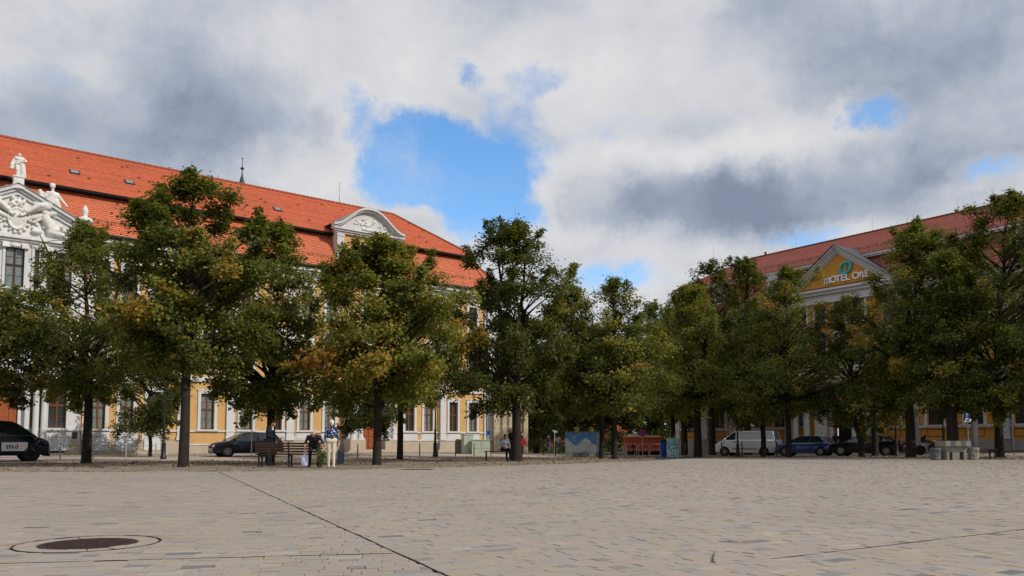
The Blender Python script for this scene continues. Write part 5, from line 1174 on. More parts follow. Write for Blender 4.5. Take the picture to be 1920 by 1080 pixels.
tag(litter('fallen_leaves', 6500, verge_pt, 1), 'brown and yellow fallen leaves on the strip under the left trees', 'leaves', kind='stuff')
def verge_r(rg):
    i = rg.random(); p = polyline_at([(x, y, 0) for x, y in rin], .0+.8*i).lerp(polyline_at([(*q, 0) for q in offr(-9.5)], .0+.8*i), rg.random()); return (p.x, p.y)
tag(litter('fallen_leaves', 3500, verge_r, 2), 'fallen leaves under the right trees along the kerb', 'leaves', kind='stuff')
def pave_l(rg):
    p = LW(rg.uniform(-24, 13), -rg.beta(1.2, 2.5)*5-.3); return p
tag(litter('fallen_leaves', 1500, pave_l, 3), 'reddish fallen leaves at the foot of the palace wall', 'leaves', kind='stuff')
def kerb_l(rg):
    p = polyline_at([(x, y, 0) for x, y in vin], .3+.68*rg.random()); return (p.x+rg.normal(0, .05), p.y+abs(rg.normal(0, .25))+.05)
rgw = np.random.default_rng(9); P = []
for k in range(150):
    p = kerb_l(rgw); n_ = int(rgw.integers(8, 26)); 
    for _ in range(n_):
        x, y = p[0]+rgw.normal(0, .10), p[1]+rgw.normal(0, .05); z = G(x, y)-.02; d = rgw.normal(0, .03, 2); h_ = rgw.uniform(.02, .07); P += [(x-.010, y, z-.02), (x+.010, y, z-.02), (x+d[0], y+d[1], z+h_)]
o = link('weeds', fast_mesh('weeds', np.array(P), 3, ['weed'])); tag(o, 'small green weeds along the far edge of the paving', 'weeds', kind='stuff')
# ================================================================== vehicles
def wheel(root, x, y, r, side, spokes=5, w=.2):
    b = MB(); b.lathe([(r*.62, -w/2), (r*.93, -w/2), (r, -w*.35), (r, w*.35), (r*.93, w/2), (r*.62, w/2)], (0, 0, 0), 22, 0, 'y'); o = b.build('wheel', 'rubber', root); o.location = (x, y, r)
    b = MB(); b.lathe([(r*.63, -.02), (r*.60, .0), (r*.55, -.04)], (0, side*(w/2-.0), 0), 22, 1, 'y'); b.lathe([(r*.60, -.07), (r*.60, -.05)], (0, side*(w/2-.0), 0), 18, 1, 'y')
    for k in range(spokes):
        a = 2*math.pi*k/spokes; b.prism([(r*.08*math.cos(a+1.57), r*.08*math.sin(a+1.57)), (r*.08*math.cos(a-1.57), r*.08*math.sin(a-1.57)), (r*.60*math.cos(a-.16), r*.60*math.sin(a-.16)), (r*.60*math.cos(a+.16), r*.60*math.sin(a+.16))], side*(w/2-.02), side*(w/2+.012), m=0)
    b.lathe([(r*.14, -.03), (r*.12, .02)], (0, side*(w/2), 0), 10, 0, 'y')
    if spokes > 6: pass
    b.lathe([(r*.645, -.01), (r*.645, .012), (r*.575, .012), (r*.575, -.01)], (0, side*w/2, 0), 22, 0, 'y'); b.build('rim', ['rim', 'dark'], o); return o
def loft(mb, secs, mat_fn=None, m=0, smooth=True, caps=True):
    n = len(secs[0]); vs = [p for s in secs for p in s]; base = len(mb.v)
    mb.v.extend([tuple(v) for v in vs])
    for i in range(len(secs)-1):
        for k in range(n):
            mb.f.append((base+i*n+k, base+(i+1)*n+k, base+(i+1)*n+(k+1) % n, base+i*n+(k+1) % n)); mb.m.append(mat_fn(i, k) if mat_fn else m); mb.sm.append(smooth)
    if caps:
        mb.f.append(tuple(base+k for k in range(n))); mb.m.append(m); mb.sm.append(False)
        mb.f.append(tuple(base+(len(secs)-1)*n+k for k in range(n))[::-1]); mb.m.append(m); mb.sm.append(False)
def car(label, loc, rz, paint, body_s, cab, wheels, r=.31, spokes=5, van=False, lights=None, group='vehicles parked beside the square', cat='car', name='parked_car', rearglass=True, scale=1.0):
    t = empty(name, loc, rz, label, cat, group); t.scale = (scale,)*3
    b = MB(); secs = []
    for (x, zb_, zl, wb, wl) in body_s:     # x, sill z, belt z, half width low, half width belt
        secs.append([(x, -wb*.96, zb_), (x, -wb, zb_+.10), (x, -wb*1.0-.0, (zb_+zl)/2), (x, -wl, zl-.07), (x, -wl*.93, zl), (x, 0, zl+.03), (x, wl*.93, zl), (x, wl, zl-.07), (x, wb, (zb_+zl)/2), (x, wb, zb_+.10), (x, wb*.96, zb_)])
    loft(b, secs, m=0, smooth=True); o = b.build('body', [paint], t)
    md = o.modifiers.new('e', 'EDGE_SPLIT'); md.split_angle = R(38)
    # cabin: belt z at x interpolated
    xs_ = [s[0] for s in body_s][::-1]; zs_ = [s[2] for s in body_s][::-1]; ws_ = [s[4] for s in body_s][::-1]
    bz = lambda x: float(np.interp(x, xs_, zs_)); bw = lambda x: float(np.interp(x, xs_, ws_))*.92
    g = MB(); secs = []
    for (x, z, hw) in cab:
        zz = bz(x)-.01; zt = max(z, zz+.012); f = min(1.0, (zt-zz)/.35)
        secs.append([(x, -bw(x), zz), (x, -(bw(x)*(1-f)+hw*f), zt-.04*f), (x, -hw*.82 if f > .9 else -bw(x)*.9, zt), (x, 0, zt+.015*f), (x, hw*.82 if f > .9 else bw(x)*.9, zt), (x, (bw(x)*(1-f)+hw*f), zt-.04*f), (x, bw(x), zz)])
    n = len(cab)
    def mf(i, k):
        za, zc = cab[i][1], cab[i+1][1]; steep = abs(za-zc) > .28*abs(cab[i][0]-cab[i+1][0])
        if k in (2, 3): 
            if van and i > 2 and not rearglass: return 1
            return 0 if steep else 1
        if k in (0, 5):
            if van and cab[i+1][0] < van: return 1
            return 0
        return 1
    loft(g, secs, mf, smooth=False, caps=True); g.build('cabin', ['carglass', paint], t)
    # pillars
    pl_ = MB()
    for i in ([1]+([n//2] if not van else [])+[n-2]):
        x, z, hw = cab[i]
    for s in (1, -1):
        (x0, z0, h0), (x1, z1, h1) = cab[0], cab[1]; pl_.tube([(x0, s*bw(x0)*.99, bz(x0)), (x1, s*h1, z1-.02)], .028, 5)
        pts = [(x, s*(hw+.004), z-.02) for (x, z, hw) in cab[1:-1]]; pl_.tube(pts, .024, 5)
        if not van:
            xm = cab[len(cab)//2][0]; zm = cab[len(cab)//2][1]; hm = cab[len(cab)//2][2]; pl_.tube([(xm-.02, s*(bw(xm)+.003), bz(xm)), (xm-.08, s*(hm+.003), zm-.03)], .03, 5)
            (x0, z0, h0), (x1, z1, h1) = cab[-1], cab[-2]; pl_.tube([(x0+.02, s*bw(x0)*.99, bz(x0)), (x1, s*h1, z1-.02)], .045, 5); pl_.tube([(x0+.42, s*(bw(x0+.4)+.002), bz(x0+.4)), (x1+.02, s*(h1+.003), z1-.02)], .035, 5)
    pl_.build('window_pillars', paint, t)
    W0 = max(s[3] for s in body_s)
    for x in wheels:
        for s in (1, -1):
            a = MB(); a.lathe([(r*1.17, -.05), (r*1.17, .010), (r*.9, .012)], (x, s*(W0-.0), r), 20, 0, 'y') if s > 0 else a.lathe([(r*.9, -.012), (r*1.17, -.010), (r*1.17, .05)], (x, s*(W0-.0), r), 20, 0, 'y'); a.build('wheel_arch', 'dark', t)
            wheel(t, x, s*(W0-.085), r, s, spokes)
    xf, xr = body_s[0][0], body_s[-1][0]; zf, zr = body_s[1][2], body_s[-2][2]; wf, wr = body_s[0][3], body_s[-1][3]
    for s in (1, -1):
        q = MB(); q.ell((xf-.10, s*wf*.93, zf-.10 if not van else zf-.14), (.16, .14, .075)); q.build('headlight', 'lamp', t)
        q = MB(); 
        if van: q.box(xr-.02, xr+.06, s*wr*1.0-.07*(s > 0)-.0*(s < 0), s*wr*1.0+.07*(s < 0), .75, 1.25)
        else: q.ell((xr+.10, s*wr*.98, zr-.12), (.14, .15, .085))
        q.build('tail_light', 'redlight', t)
        q = MB(); xm = cab[0][0]-.28; q.ell((xm, s*(bw(xm)+.17), bz(xm)+.09), (.07, .10, .07)); q.tube([(xm, s*(bw(xm)-.02), bz(xm)+.02), (xm, s*(bw(xm)+.12), bz(xm)+.06)], .02, 5); q.build('mirror', paint, t)
        for xd in ([cab[0][0]-.15, cab[len(cab)//2][0]-.03]+([] if van else [cab[-1][0]+.55])): q = MB(); q.box(xd-.006, xd+.006, s*W0-.004, s*W0+.004, .34, bz(xd)-.08); q.build('door_seam', 'dark', t)
        for xd in [cab[0][0]-1.05]+([] if van else [cab[-1][0]+.72]): q = MB(); q.box(xd-.09, xd+.09, s*W0-.01, s*(W0)+.015*s if s > 0 else s*W0+.01, bz(xd)-.16, bz(xd)-.125); q.build('door_handle', paint if not van else 'trim', t)
    q = MB(); q.box(xf-.02, xf+.02, -.26, .26, .36, .47); q.build('number_plate', 'plate', t)
    q = MB(); zq = .62 if not van else .95; q.box(xr-.02, xr+.02, -.26, .26, zq, zq+.11); q.build('number_plate', 'plate', t)
    q = MB(); q.box(xf-.12, xf-.0, -wf*.9, wf*.9, .50, .62) if not van else q.box(xf-.12, xf+.02, -wf*.8, wf*.8, .6, .78); q.build('grille', 'trim', t)
    q = MB(); q.box(xr-.03, xr+.1, -wr*.99, wr*.99, .26, .42); q.build('bumper', 'trim' if van else paint, t); q = MB(); q.box(xf-.14, xf+.015, -wf*.99, wf*.99, .20, .34); q.build('bumper', 'trim' if van else paint, t)
    return t
HATCH = dict(body_s=[(2.10, .28, .58, .62, .60), (2.02, .22, .72, .80, .76), (1.75, .20, .83, .87, .84), (1.15, .20, .93, .89, .87), (.4, .19, .95, .89, .88), (-.6, .19, .96, .89, .88), (-1.4, .20, .99, .89, .87), (-1.85, .24, .97, .86, .84), (-2.02, .30, .93, .80, .78), (-2.08, .34, .86, .74, .72)],
             cab=[(1.22, .94, .6), (.45, 1.36, .60), (.15, 1.44, .61), (-.45, 1.475, .62), (-1.15, 1.44, .60), (-1.60, 1.37, .57), (-1.95, .96, .6)], wheels=(1.30, -1.30), r=.315)
SALOON = dict(body_s=[(2.40, .28, .58, .64, .62), (2.30, .22, .70, .82, .80), (1.95, .20, .82, .89, .86), (1.25, .20, .92, .91, .89), (.4, .19, .95, .91, .90), (-.6, .19, .97, .91, .90), (-1.5, .20, 1.0, .91, .89), (-2.1, .24, 1.01, .89, .86), (-2.36, .32, .97, .82, .80), (-2.42, .36, .88, .76, .74)],
              cab=[(1.35, .94, .6), (.55, 1.32, .58), (.2, 1.38, .60), (-.3, 1.40, .61), (-.85, 1.37, .60), (-1.2, 1.30, .57), (-2.0, 1.02, .6)], wheels=(1.48, -1.42), r=.335)
VAN = dict(body_s=[(2.38, .34, .78, .70, .66), (2.30, .28, .92, .84, .80), (2.0, .26, 1.08, .93, .88), (1.55, .25, 1.20, .95, .93), (.6, .25, 1.24, .95, .94), (-1.2, .25, 1.24, .95, .94), (-2.15, .26, 1.24, .95, .94), (-2.35, .30, 1.22, .93, .92), (-2.38, .34, 1.15, .92, .90)],
           cab=[(1.78, 1.16, .8), (.95, 1.78, .74), (.70, 1.87, .76), (.2, 1.90, .78), (-1.2, 1.91, .78), (-2.15, 1.89, .77), (-2.32, 1.24, .8)], wheels=(1.55, -1.50), r=.33)
aL2 = math.atan2(dL[1], dL[0]); aR2 = math.atan2(dR[1], dR[0])
# dark van at the left edge: nose points right
p = Vector((-24.75, 37.9, G(-24.75, 37.9))); v1 = car('dark navy van with a white door sign cut by the left edge of the photo', p, aL2, 'navy', van=.2, group='vehicles parked beside the square', cat='van', name='parked_van', **VAN)
q = MB(); q.box(.35, 1.40, -.965, -.952, .47, .88); q.build('door_sign', 'signwhite', v1)
text('m', v1, 'sign_lettering', 'slate', (.68, -.968, .58), .34, .003, sx=1.15); text('d', v1, 'sign_lettering', 'signred', (.94, -.968, .58), .30, .003, sx=1.15)
q = MB(); q.ell((1.35, -.55, 1.36), (.22, .08, .16)); q.build('sun_shade', 'cabinet', v1)
p = at(462, 49.2); car('black hatchback facing left behind the long bench', p, math.pi+.58, 'navy', **HATCH)
p = at(1402, 62.5); v2 = car('white panel van parked behind the dark trunk on the right', p, math.pi-.58, 'vanwhite', van=.5, cat='van', name='parked_van', **VAN)
q = MB(); q.box(-1.0, .9, .953, .965, .50, .56); q.box(-1.0, .9, -.965, -.953, .50, .56); q.build('side_trim', 'trim', v2)
q = MB(); q.box(-1.85, .15, .953, .958, 1.30, 1.305); q.box(.15, .16, .953, .96, .4, 1.8); q.build('door_seam', 'dark', v2)
p = at(1511, 59.5); car('blue hatchback parked behind the grey trunk right of the white van', p, math.pi-.66, 'blue', spokes=9, **HATCH)
p = at(1624, 55.3); car('black saloon parked in front of the hotel doorway', p, math.pi-.62, 'carblack', spokes=10, **SALOON)
# motorbike
def motorbike():
    p = at(1749, 50); t = empty('motorcycle', p, math.pi-.5, 'black and red motorcycle parked left of the thick black trunk', 'motorcycle')
    for x in (.72, -.72):
        b = MB(); b.lathe([(.20, -.06), (.29, -.06), (.32, 0), (.29, .06), (.20, .06)], (0, 0, 0), 20, 0, 'y'); o = b.build('wheel', 'rubber', t); o.location = (x, 0, .32)
        b = MB(); b.lathe([(.205, -.02), (.205, .02), (.17, .02), (.17, -.02)], (0, 0, 0), 20, 0, 'y')
        for k in range(5): a = k*1.257; b.tube([(0, 0, 0), (.18*math.cos(a), 0, .18*math.sin(a))], .012, 4)
        b.build('rim', 'rim', o)
    b = MB(); b.tube([(.72, 0, .32), (.42, 0, 1.0)], [.04, .045], 8); b.build('fork', 'chrome', t)
    b = MB(); b.ell((.12, 0, .86), (.30, .15, .13)); b.build('tank', 'brown', t)
    b = MB(); b.ell((-.05, 0, .50), (.34, .20, .24)); b.box(-.3, .3, -.12, .12, .3, .5); b.tube([(-.1, -.18, .35), (-.8, -.2, .42)], [.04, .06], 8); b.build('engine', 'trim', t)
    b = MB(); b.ell((-.45, 0, .84), (.42, .14, .09)); b.ell((-.85, 0, .90), (.18, .13, .10)); b.build('seat', 'black', t)
    b = MB(); b.ell((.50, 0, .98), (.22, .18, .22)); b.box(.35, .5, -.2, .2, 1.05, 1.3); b.build('fairing', 'black', t)
    b = MB(); b.tube([(.42, -.36, 1.08), (.45, 0, 1.04), (.42, .36, 1.08)], .018, 6); b.ell((.45, .38, 1.26), (.03, .06, .05)); b.ell((.45, -.38, 1.26), (.03, .06, .05)); b.tube([(.44, .3, 1.08), (.45, .38, 1.24)], .01, 5); b.tube([(.44, -.3, 1.08), (.45, -.38, 1.24)], .01, 5); b.build('handlebar', 'black', t)
    b = MB(); b.ell((.70, 0, .98), (.06, .10, .09)); b.build('headlight', 'lamp', t); b = MB(); b.ell((-1.0, 0, .86), (.05, .08, .04)); b.build('tail_light', 'redlight', t)
motorbike()

# ================================================================== street furniture
def bench(label, loc, rz, L, back=True, slats=4):
    t = empty('bench', loc, rz, label, 'bench')
    for i in range(4 if back else 3): b = MB(); b.box(-L/2, L/2, -.24+i*.13, -.24+i*.13+.105, .43, .47); b.build('seat_slat', 'bench', t)
    if back:
        for i in range(4): b = MB(); z = .52+i*.095; b.box(-L/2, L/2, .27+i*.02, .30+i*.02, z, z+.072); b.build('back_slat', 'bench', t)
    n = max(2, round(L/1.2)+1)
    for i in range(n):
        x = -L/2+.12+(L-.24)*i/(n-1); b = MB(); b.box(x-.03, x+.03, -.22, -.17, -.05, .43); b.box(x-.03, x+.03, .20, .25, -.05, .43); b.box(x-.03, x+.03, -.22, .25, .38, .43)
        if back: b.prism([(.22, .43), (.27, .43), (.36, .90), (.31, .90)], x-.03, x+.03, 'x')
        b.build('leg', 'black', t)
    return t
def pw(px, Y, py=None): return at(px, Y)
p = at(545, 29.3); bench('long dark slatted bench with backrest under the left maples', p, math.pi+.03, 2.40, True)
b0 = at(940, 40); bench('low dark backless bench beside the forked trunk', b0, -.02, 1.75, False)
p = at(1831, 37.5); bench('low dark backless bench right of the pale stone stool', p, .0, 1.7, False)
# chess table and carved stools
p = at(1786, 36.5); t = empty('chess_table', p, -.05, 'chequered stone chess table in front of the thick black trunk', 'table')
for i in range(5):
    b = MB(); x0 = -.56+i*.225; b.box(x0, x0+.222, -.5, .5, .62, .86); b.build('top_block', 'concrete' if i % 2 == 0 else 'darkconc', t)
b = MB(); b.prism([(-.55, .62), (-.42, .36), (.42, .36), (.50, .62)], -.35, .35); b.build('pedestal_block', 'concrete', t)
for x0, x1 in ((-.44, -.33), (-.20, .12), (.30, .44)): b = MB(); b.box(x0, x1, -.36, -.1, 0, .36); b.build('leg', 'concrete', t)
b = MB(); b.box(-.40, .40, -.09, .3, 0, .359); b.build('base_block', 'darkconc', t)
for px, m, lb in ((1753, 'darkconc', 'dark carved stone stool left of the chess table'), (1825, 'concrete', 'pale carved stone stool right of the chess table')):
    p = at(px, 36.2); t = empty('stone_stool', p, .1, lb, 'stool', 'carved stone stools at the chess table')
    b = MB(); b.lathe([(.20, 0), (.22, .06), (.19, .14), (.20, .28), (.185, .38), (.225, .46), (.225, .54), (.20, .55)], n=12, smooth=False); b.build('drum', m, t)
    b = MB(); 
    for k in range(9): a = k*.7; b.ell((.19*math.cos(a), .19*math.sin(a), .16+.25*((k*37) % 10)/10), (.05, .05, .06))
    b.build('carving', m, t)
# bollards
def bollard(px, Y, h, label, grp='thin grey posts along the left kerb', m='zinc', r=.035):
    p = at(px, Y); t = empty('bollard', p, 0, label, 'bollard', grp); b = MB(); b.lathe([(r, -.05), (r, h), (r*.6, h+.03)], n=8); b.build('post', m, t)
    b = MB(); b.lathe([(r*1.35, h*.62), (r*1.35, h*.66)], n=8); b.lathe([(r*1.35, h*.30), (r*1.35, h*.34)], n=8); b.build('collar', m, t)
for px, Y, lb in ((114, 41, 'thin grey post just right of the navy van'), (175, 41.5, 'thin grey post just right of the forked left trunk'), (237, 42, 'thin grey post below the pale blind arch'), (293, 42.5, 'thin grey post left of the black lamp base')):
    bollard(px, Y, .82, lb)
for px, Y, lb in ((671, 45, 'thin post right of the woman in white trousers'), (787, 50, 'thin post between the slender trunk and the black lamp'), (821, 51, 'thin post hidden close behind the black lamp'), (854, 51, 'thin post left of the brown bin'), (889, 52, 'thin post in front of the green cabinets'), (921, 52.5, 'thin post behind the low bench')):
    bollard(px, Y, .8, lb, m='bin')
for px, Y, lb in ((1019, 62, 'dark bollard left of the walking man in dark coat'), (1041, 60, 'dark bollard between the two walking men'), (1353, 59.5, 'thin post before the nose of the white van'), (1391, 59, 'thin post before the door of the white van'), (1456, 58, 'dark post at the tail of the white van'), (1284, 60, 'thin post left of the light green maple')):
    bollard(px, Y, 1.0, lb, 'dark posts around the crossing and the right kerb', 'black', .045)
# rail between posts on the left
b = MB(); pp = [at(x, Y)+Vector((0, 0, .70)) for x, Y in ((114, 41), (175, 41.5), (237, 42), (293, 42.5))]; b.tube(pp, .008, 4); b.build('rope', 'black', label='thin dark cord strung between the left grey posts', cat='cord')
def lamp_post(px, Y, top, label, style='lantern', m='black', r=.05, grp='lamp posts around the square'):
    p = at(px, Y); h = pxz(px, top, Y).z-p.z; t = empty('lamp_post', p, 0, label, 'lamp post', grp)
    b = MB(); b.lathe([(r*3.2, -.05), (r*3.2, .12), (r*2.6, .16), (r*2.3, .75), (r*2.5, .80), (r*1.5, .92), (r*1.25, 1.6), (r*1.5, 1.64), (r, 1.75), (r*.8, h-.45)], n=10); b.build('pole', m, t)
    b = MB(); b.lathe([(.06, h-.47), (.10, h-.42), (.20, h-.05)], n=6, smooth=False); b.build('lantern_glass', 'curtain' if style == 'lantern' else 'lamp', t)
    b = MB(); b.lathe([(.22, h-.05), (.20, h), (.08, h+.12), (.02, h+.22)], n=6, smooth=False); b.build('lantern_cap', m, t)
lamp_post(816, 49.5, 748, 'black lantern post in front of the palace windows right of centre-left')
lamp_post(307, 43, 700, 'black lamp post between the low dark tree and the tallest left trunk')
lamp_post(1383, 58, 700, 'dark lamp post in front of the white van')
lamp_post(1680, 50.5, 748, 'dark lantern post right behind the black saloon')
lamp_post(1769, 52, 700, 'dark lamp post behind the motorcycle')
lamp_post(1363, 66, 720, 'thin grey lamp post by the hotel wall left of the white van', m='zinc', r=.03)
# plain sign poles and signs
def signpost(px, Y, h, label, make, m='zinc', name='road_sign'):
    p = at(px, Y); t = empty(name, p, 0, label, 'sign'); b = MB(); b.tube([(0, 0, -.05), (0, 0, h)], .032, 8); b.build('pole', m, t); make(t, h); return t
def psign(t, h, s=.62):
    b = MB(); b.box(-s/2, s/2, -.06, -.035, h-s, h); b.build('panel', 'sky_sign', t); text('P', t, 'sign_letter', 'signwhite', (0, -.064, h-s*.82), s*.92, .002)
    b = MB(); b.box(-s/2, s/2, -.06, -.035, h-s*1.55, h-s*1.04); b.build('lower_panel', 'signwhite', t); b = MB(); b.box(-s*.2, s*.2, -.064, -.06, h-s*1.42, h-s*1.2); b.build('pictogram', 'sky_sign', t)
signpost(1414, 64, pxz(1414, 781, 64).z-G(*at(1414, 64)[:2]), 'blue P sign on a pole behind the white van', lambda t, h: psign(t, h, .5))
signpost(1815, 46, pxz(1815, 770, 46).z-G(*at(1815, 46)[:2]), 'blue P sign on a pole left of the grey furled banner', lambda t, h: psign(t, h, .42))
def nostop(t, h):
    b = MB(); b.lathe([(.30, -.05), (.30, -.075)], (0, 0, h-.3), 24, 0, 'y'); b.build('disc', 'signred', t)
    b = MB(); b.lathe([(.235, -.077), (.235, -.082)], (0, 0, h-.3), 24, 0, 'y'); b.build('disc_centre', 'sky_sign', t)
    b = MB(); 
    for s in (1, -1): b.prism([(.20*s-.03, h-.3-.20), (.20*s+.03-.02, h-.3-.17), (-.20*s+.03, h-.3+.20), (-.20*s-.03+.02, h-.3+.17)] if s > 0 else [(-.20-.01, h-.3-.17), (-.20+.03, h-.3-.20), (.21, h-.3+.17), (.17, h-.3+.20)], -.088, -.083)
    b.build('cross', 'signred', t)
signpost(1205, 64, pxz(1205, 805, 64).z-G(*at(1205, 64)[:2]), 'round red and blue no-stopping sign above the red container', nostop)
signpost(472, 47, pxz(472, 750, 47).z-G(*at(472, 47)[:2]), 'slim pale grey pole with small white lamp head behind the black hatchback', lambda t, h: (lambda b: (b.ell((0, 0, h), (.14, .10, .07)), b.box(-.25, .0, -.03, .03, h-.1, h-.05), b.build('lamp_head', 'signwhite', t)))(MB()), name='slim_lamp_post')
signpost(1040, 66, pxz(1040, 810, 66).z-G(*at(1040, 66)[:2]), 'white pole with small white sensor head between the walking men', lambda t, h: (lambda b: (b.ell((.08, 0, h), (.18, .1, .10)), b.ell((-.1, 0, h+.1), (.08, .08, .06)), b.build('sensor_head', 'signwhite', t)))(MB()), m='signwhite')
signpost(1190, 78, pxz(1190, 812, 78).z-G(*at(1190, 78)[:2]), 'grey pole with small white sensor head behind the red container', lambda t, h: (lambda b: (b.ell((.08, 0, h), (.22, .1, .10)), b.ell((-.12, 0, h+.12), (.12, .08, .08)), b.build('sensor_head', 'signwhite', t)))(MB()))
def small_plate(t, h):
    b = MB(); b.box(-.13, .13, -.05, -.035, h-.3, h); b.build('panel', 'sky_sign', t)
signpost(916, 63, pxz(916, 808, 63).z-G(*at(916, 63)[:2]), 'small blue sign on a pole beside the green cabinets', small_plate)
# furled grey banners
for px, Y, top, bot, lb in ((1717, 55, 770, 836, 'furled grey banner left of the motorcycle'), (1828, 53, 762, 836, 'furled grey banner right of the blue P sign')):
    p = at(px, Y); zt, zb_ = pxz(px, top, Y).z-p.z, .35; t = empty('furled_banner', p, 0, lb, 'banner', 'furled grey banners before the hotel')
    b = MB(); b.tube([(0, .04, -.05), (0, .04, zt+.1)], .03, 8); b.lathe([(.3, -.05), (.3, .05)], n=12); b.build('pole', 'zinc', t)
    b = MB(); n = 14; prof = [(.10, zt), (.17, zt-.15), (.19, zt*.7), (.21, zt*.4), (.20, zb_+.4), (.10, zb_+.1), (.05, zb_)]
    vs = [((r_*(1+.18*math.cos(5*2*math.pi*k/n)))*math.cos(2*math.pi*k/n), r_*math.sin(2*math.pi*k/n)*.7-.03, h) for r_, h in prof for k in range(n)]
    b.add(vs, [(i*n+k, (i+1)*n+k, (i+1)*n+(k+1) % n, i*n+(k+1) % n) for i in range(len(prof)-1) for k in range(n)]+[tuple(range(n))], 0, True); b.build('cloth', 'banner', t)
# cabinets, bin
p = at(877, 59.5); t = empty('utility_cabinet', p, .35, 'tall pale green utility cabinet beside the brown bin', 'cabinet'); b = MB(); b.box(-.36, .36, -.25, .45, -.1, 1.38); b.build('case', 'cabinet', t); b = MB(); b.box(-.40, .40, -.29, .49, 1.38, 1.43); b.build('lid', 'cabinet', t); b = MB(); b.box(-.005, .005, -.256, -.25, .05, 1.3); b.build('door_seam', 'dark', t)
p = at(902, 59); t = empty('utility_cabinet', p, .12, 'low wide pale green utility cabinet left of the low bench', 'cabinet'); b = MB(); b.box(-.68, .64, -.25, .3, -.1, 1.02); b.build('case', 'cabinet', t); b = MB(); b.box(-.72, .68, -.29, .34, 1.02, 1.07); b.build('lid', 'cabinet', t); b = MB(); b.box(-.02, -.01, -.256, -.25, .05, .98); b.box(-.6, .6, -.256, -.25, .40, .41); b.box(.05, .08, -.27, -.25, .65, .75); b.build('door_seam', 'trim', t)
p = at(861, 60.5); t = empty('brown_bin', p, 0, 'brown bin standing left of the tall green cabinet', 'bin'); b = MB(); b.prism([(-.26, -.1), (.26, -.1), (.30, .95), (-.30, .95)], -.3, .3); b.build('bin_body', 'bin', t); b = MB(); b.prism([(-.31, .95), (.31, .95), (.28, 1.06), (-.2, 1.1)], -.32, .32); b.build('lid', 'bin', t)
# mural container
p = at(1089, 53.5); t = empty('mural_container', p, -.12, 'blue and grey painted box with wave mural left of the grey trunk', 'container')
q = MB(); q.box(-1.04, 1.04, 0, 1.5, .30, 1.66); q.build('case', 'mural', t)
q = MB(); q.box(-1.06, 1.06, -.02, 1.52, 1.66, 1.70); q.box(-1.0, 1.0, .03, 1.4, -.15, .30); q.build('frame', 'darkconc', t)
for x in (-1.0, -.5, 0, .5): q = MB(); q.box(x+.02, x+.46, .0, .029, -.1, .28); q.build('base_panel', 'concrete' if x in (-1, .5) else 'darkconc', t)
p = at(1123, 53.9); t = empty('grey_container', p, -.12, 'dark grey metal box joined to the right of the mural box', 'container'); q = MB(); q.box(-.18, .25, 0, 1.3, -.15, 1.66); q.build('case', 'darkconc', t); q = MB(); q.box(-.20, .27, -.02, 1.32, 1.66, 1.70); q.build('lid', 'darkconc', t)
for px, lb in ((1080, 'small plant growing on the left of the mural box'), (1108, 'round plant growing on the right of the mural box')):
    p = at(px, 54.4); t = empty('potted_plant', (p.x, p.y, p.z+1.7), 0, lb, 'plant'); q = MB(); rr = random.Random(px)
    for k in range(60): a, d = rr.random()*6.28, rr.random()*.22; x, y, z = d*math.cos(a), d*math.sin(a), rr.random()*.3; q.add([(x, y, z), (x+.07, y+.02, z+.03), (x+.03, y-.02, z+.09)], [(0, 1, 2)])
    q.build('foliage', 'weed', t); q = MB(); q.lathe([(.10, 0), (.14, .1)], n=10); q.build('pot', 'brick', t)
# red container
p = at(1207, 78); t = empty('red_container', p, -.03, 'red skip container with loose load beyond the crossing', 'container'); L = 69*78/FPX/2
q = MB(); q.prism([(-L*.93, .45), (L, .45), (L, 1.72), (-L, 1.72)], 0, 2.0); q.build('body', 'redbox', t)
q = MB(); q.box(-L-.05, L+.05, -.06, 2.06, 1.72, 1.82); q.box(-L*.93, L, -.05, -.002, .40, .50)
for k in range(6): x = -L*.85+k*L*.36; q.box(x-.03, x+.03, -.06, -.003, .5, 1.72)
q.build('rim', 'redbox', t); q = MB(); q.box(-L*.8, L*.9, .2, 1.8, .0, .45); q.build('skids', 'dark', t)
q = MB(); rr = random.Random(4)
for k in range(90): x, y = rr.uniform(-L*.9, L*.9), rr.uniform(.1, 1.9); z = 1.78+rr.random()*.12*(2.4 if -.7 < x+.35*L < .3 else 1); q.box(x-.12, x+.12, y-.1, y+.1, z-.1, z+.06)
q.build('load', 'cream_cloth', t, kind='stuff')
# graffiti box, blue bin
p = at(1262, 56); t = empty('graffiti_box', p, .0, 'pale turquoise graffiti-covered box in front of the hotel corner', 'box'); q = MB(); q.box(-.37, .37, 0, .5, -.05, 1.28); q.build('case', 'graffiti', t); q = MB(); q.box(-.40, .40, -.03, .53, 1.28, 1.33); q.build('lid', 'cabinet', t)
p = at(1247, 57); t = empty('blue_bin', p, .0, 'dark blue bin just left of the turquoise graffiti box', 'bin'); q = MB(); q.prism([(-.26, -.05), (.26, -.05), (.3, 1.05), (-.3, 1.05)], 0, .5); q.build('bin_body', 'sky_sign', t); q = MB(); q.prism([(-.32, 1.05), (.32, 1.05), (.28, 1.18), (-.28, 1.22)], -.03, .53); q.build('lid', 'trim', t)
q = MB(); 
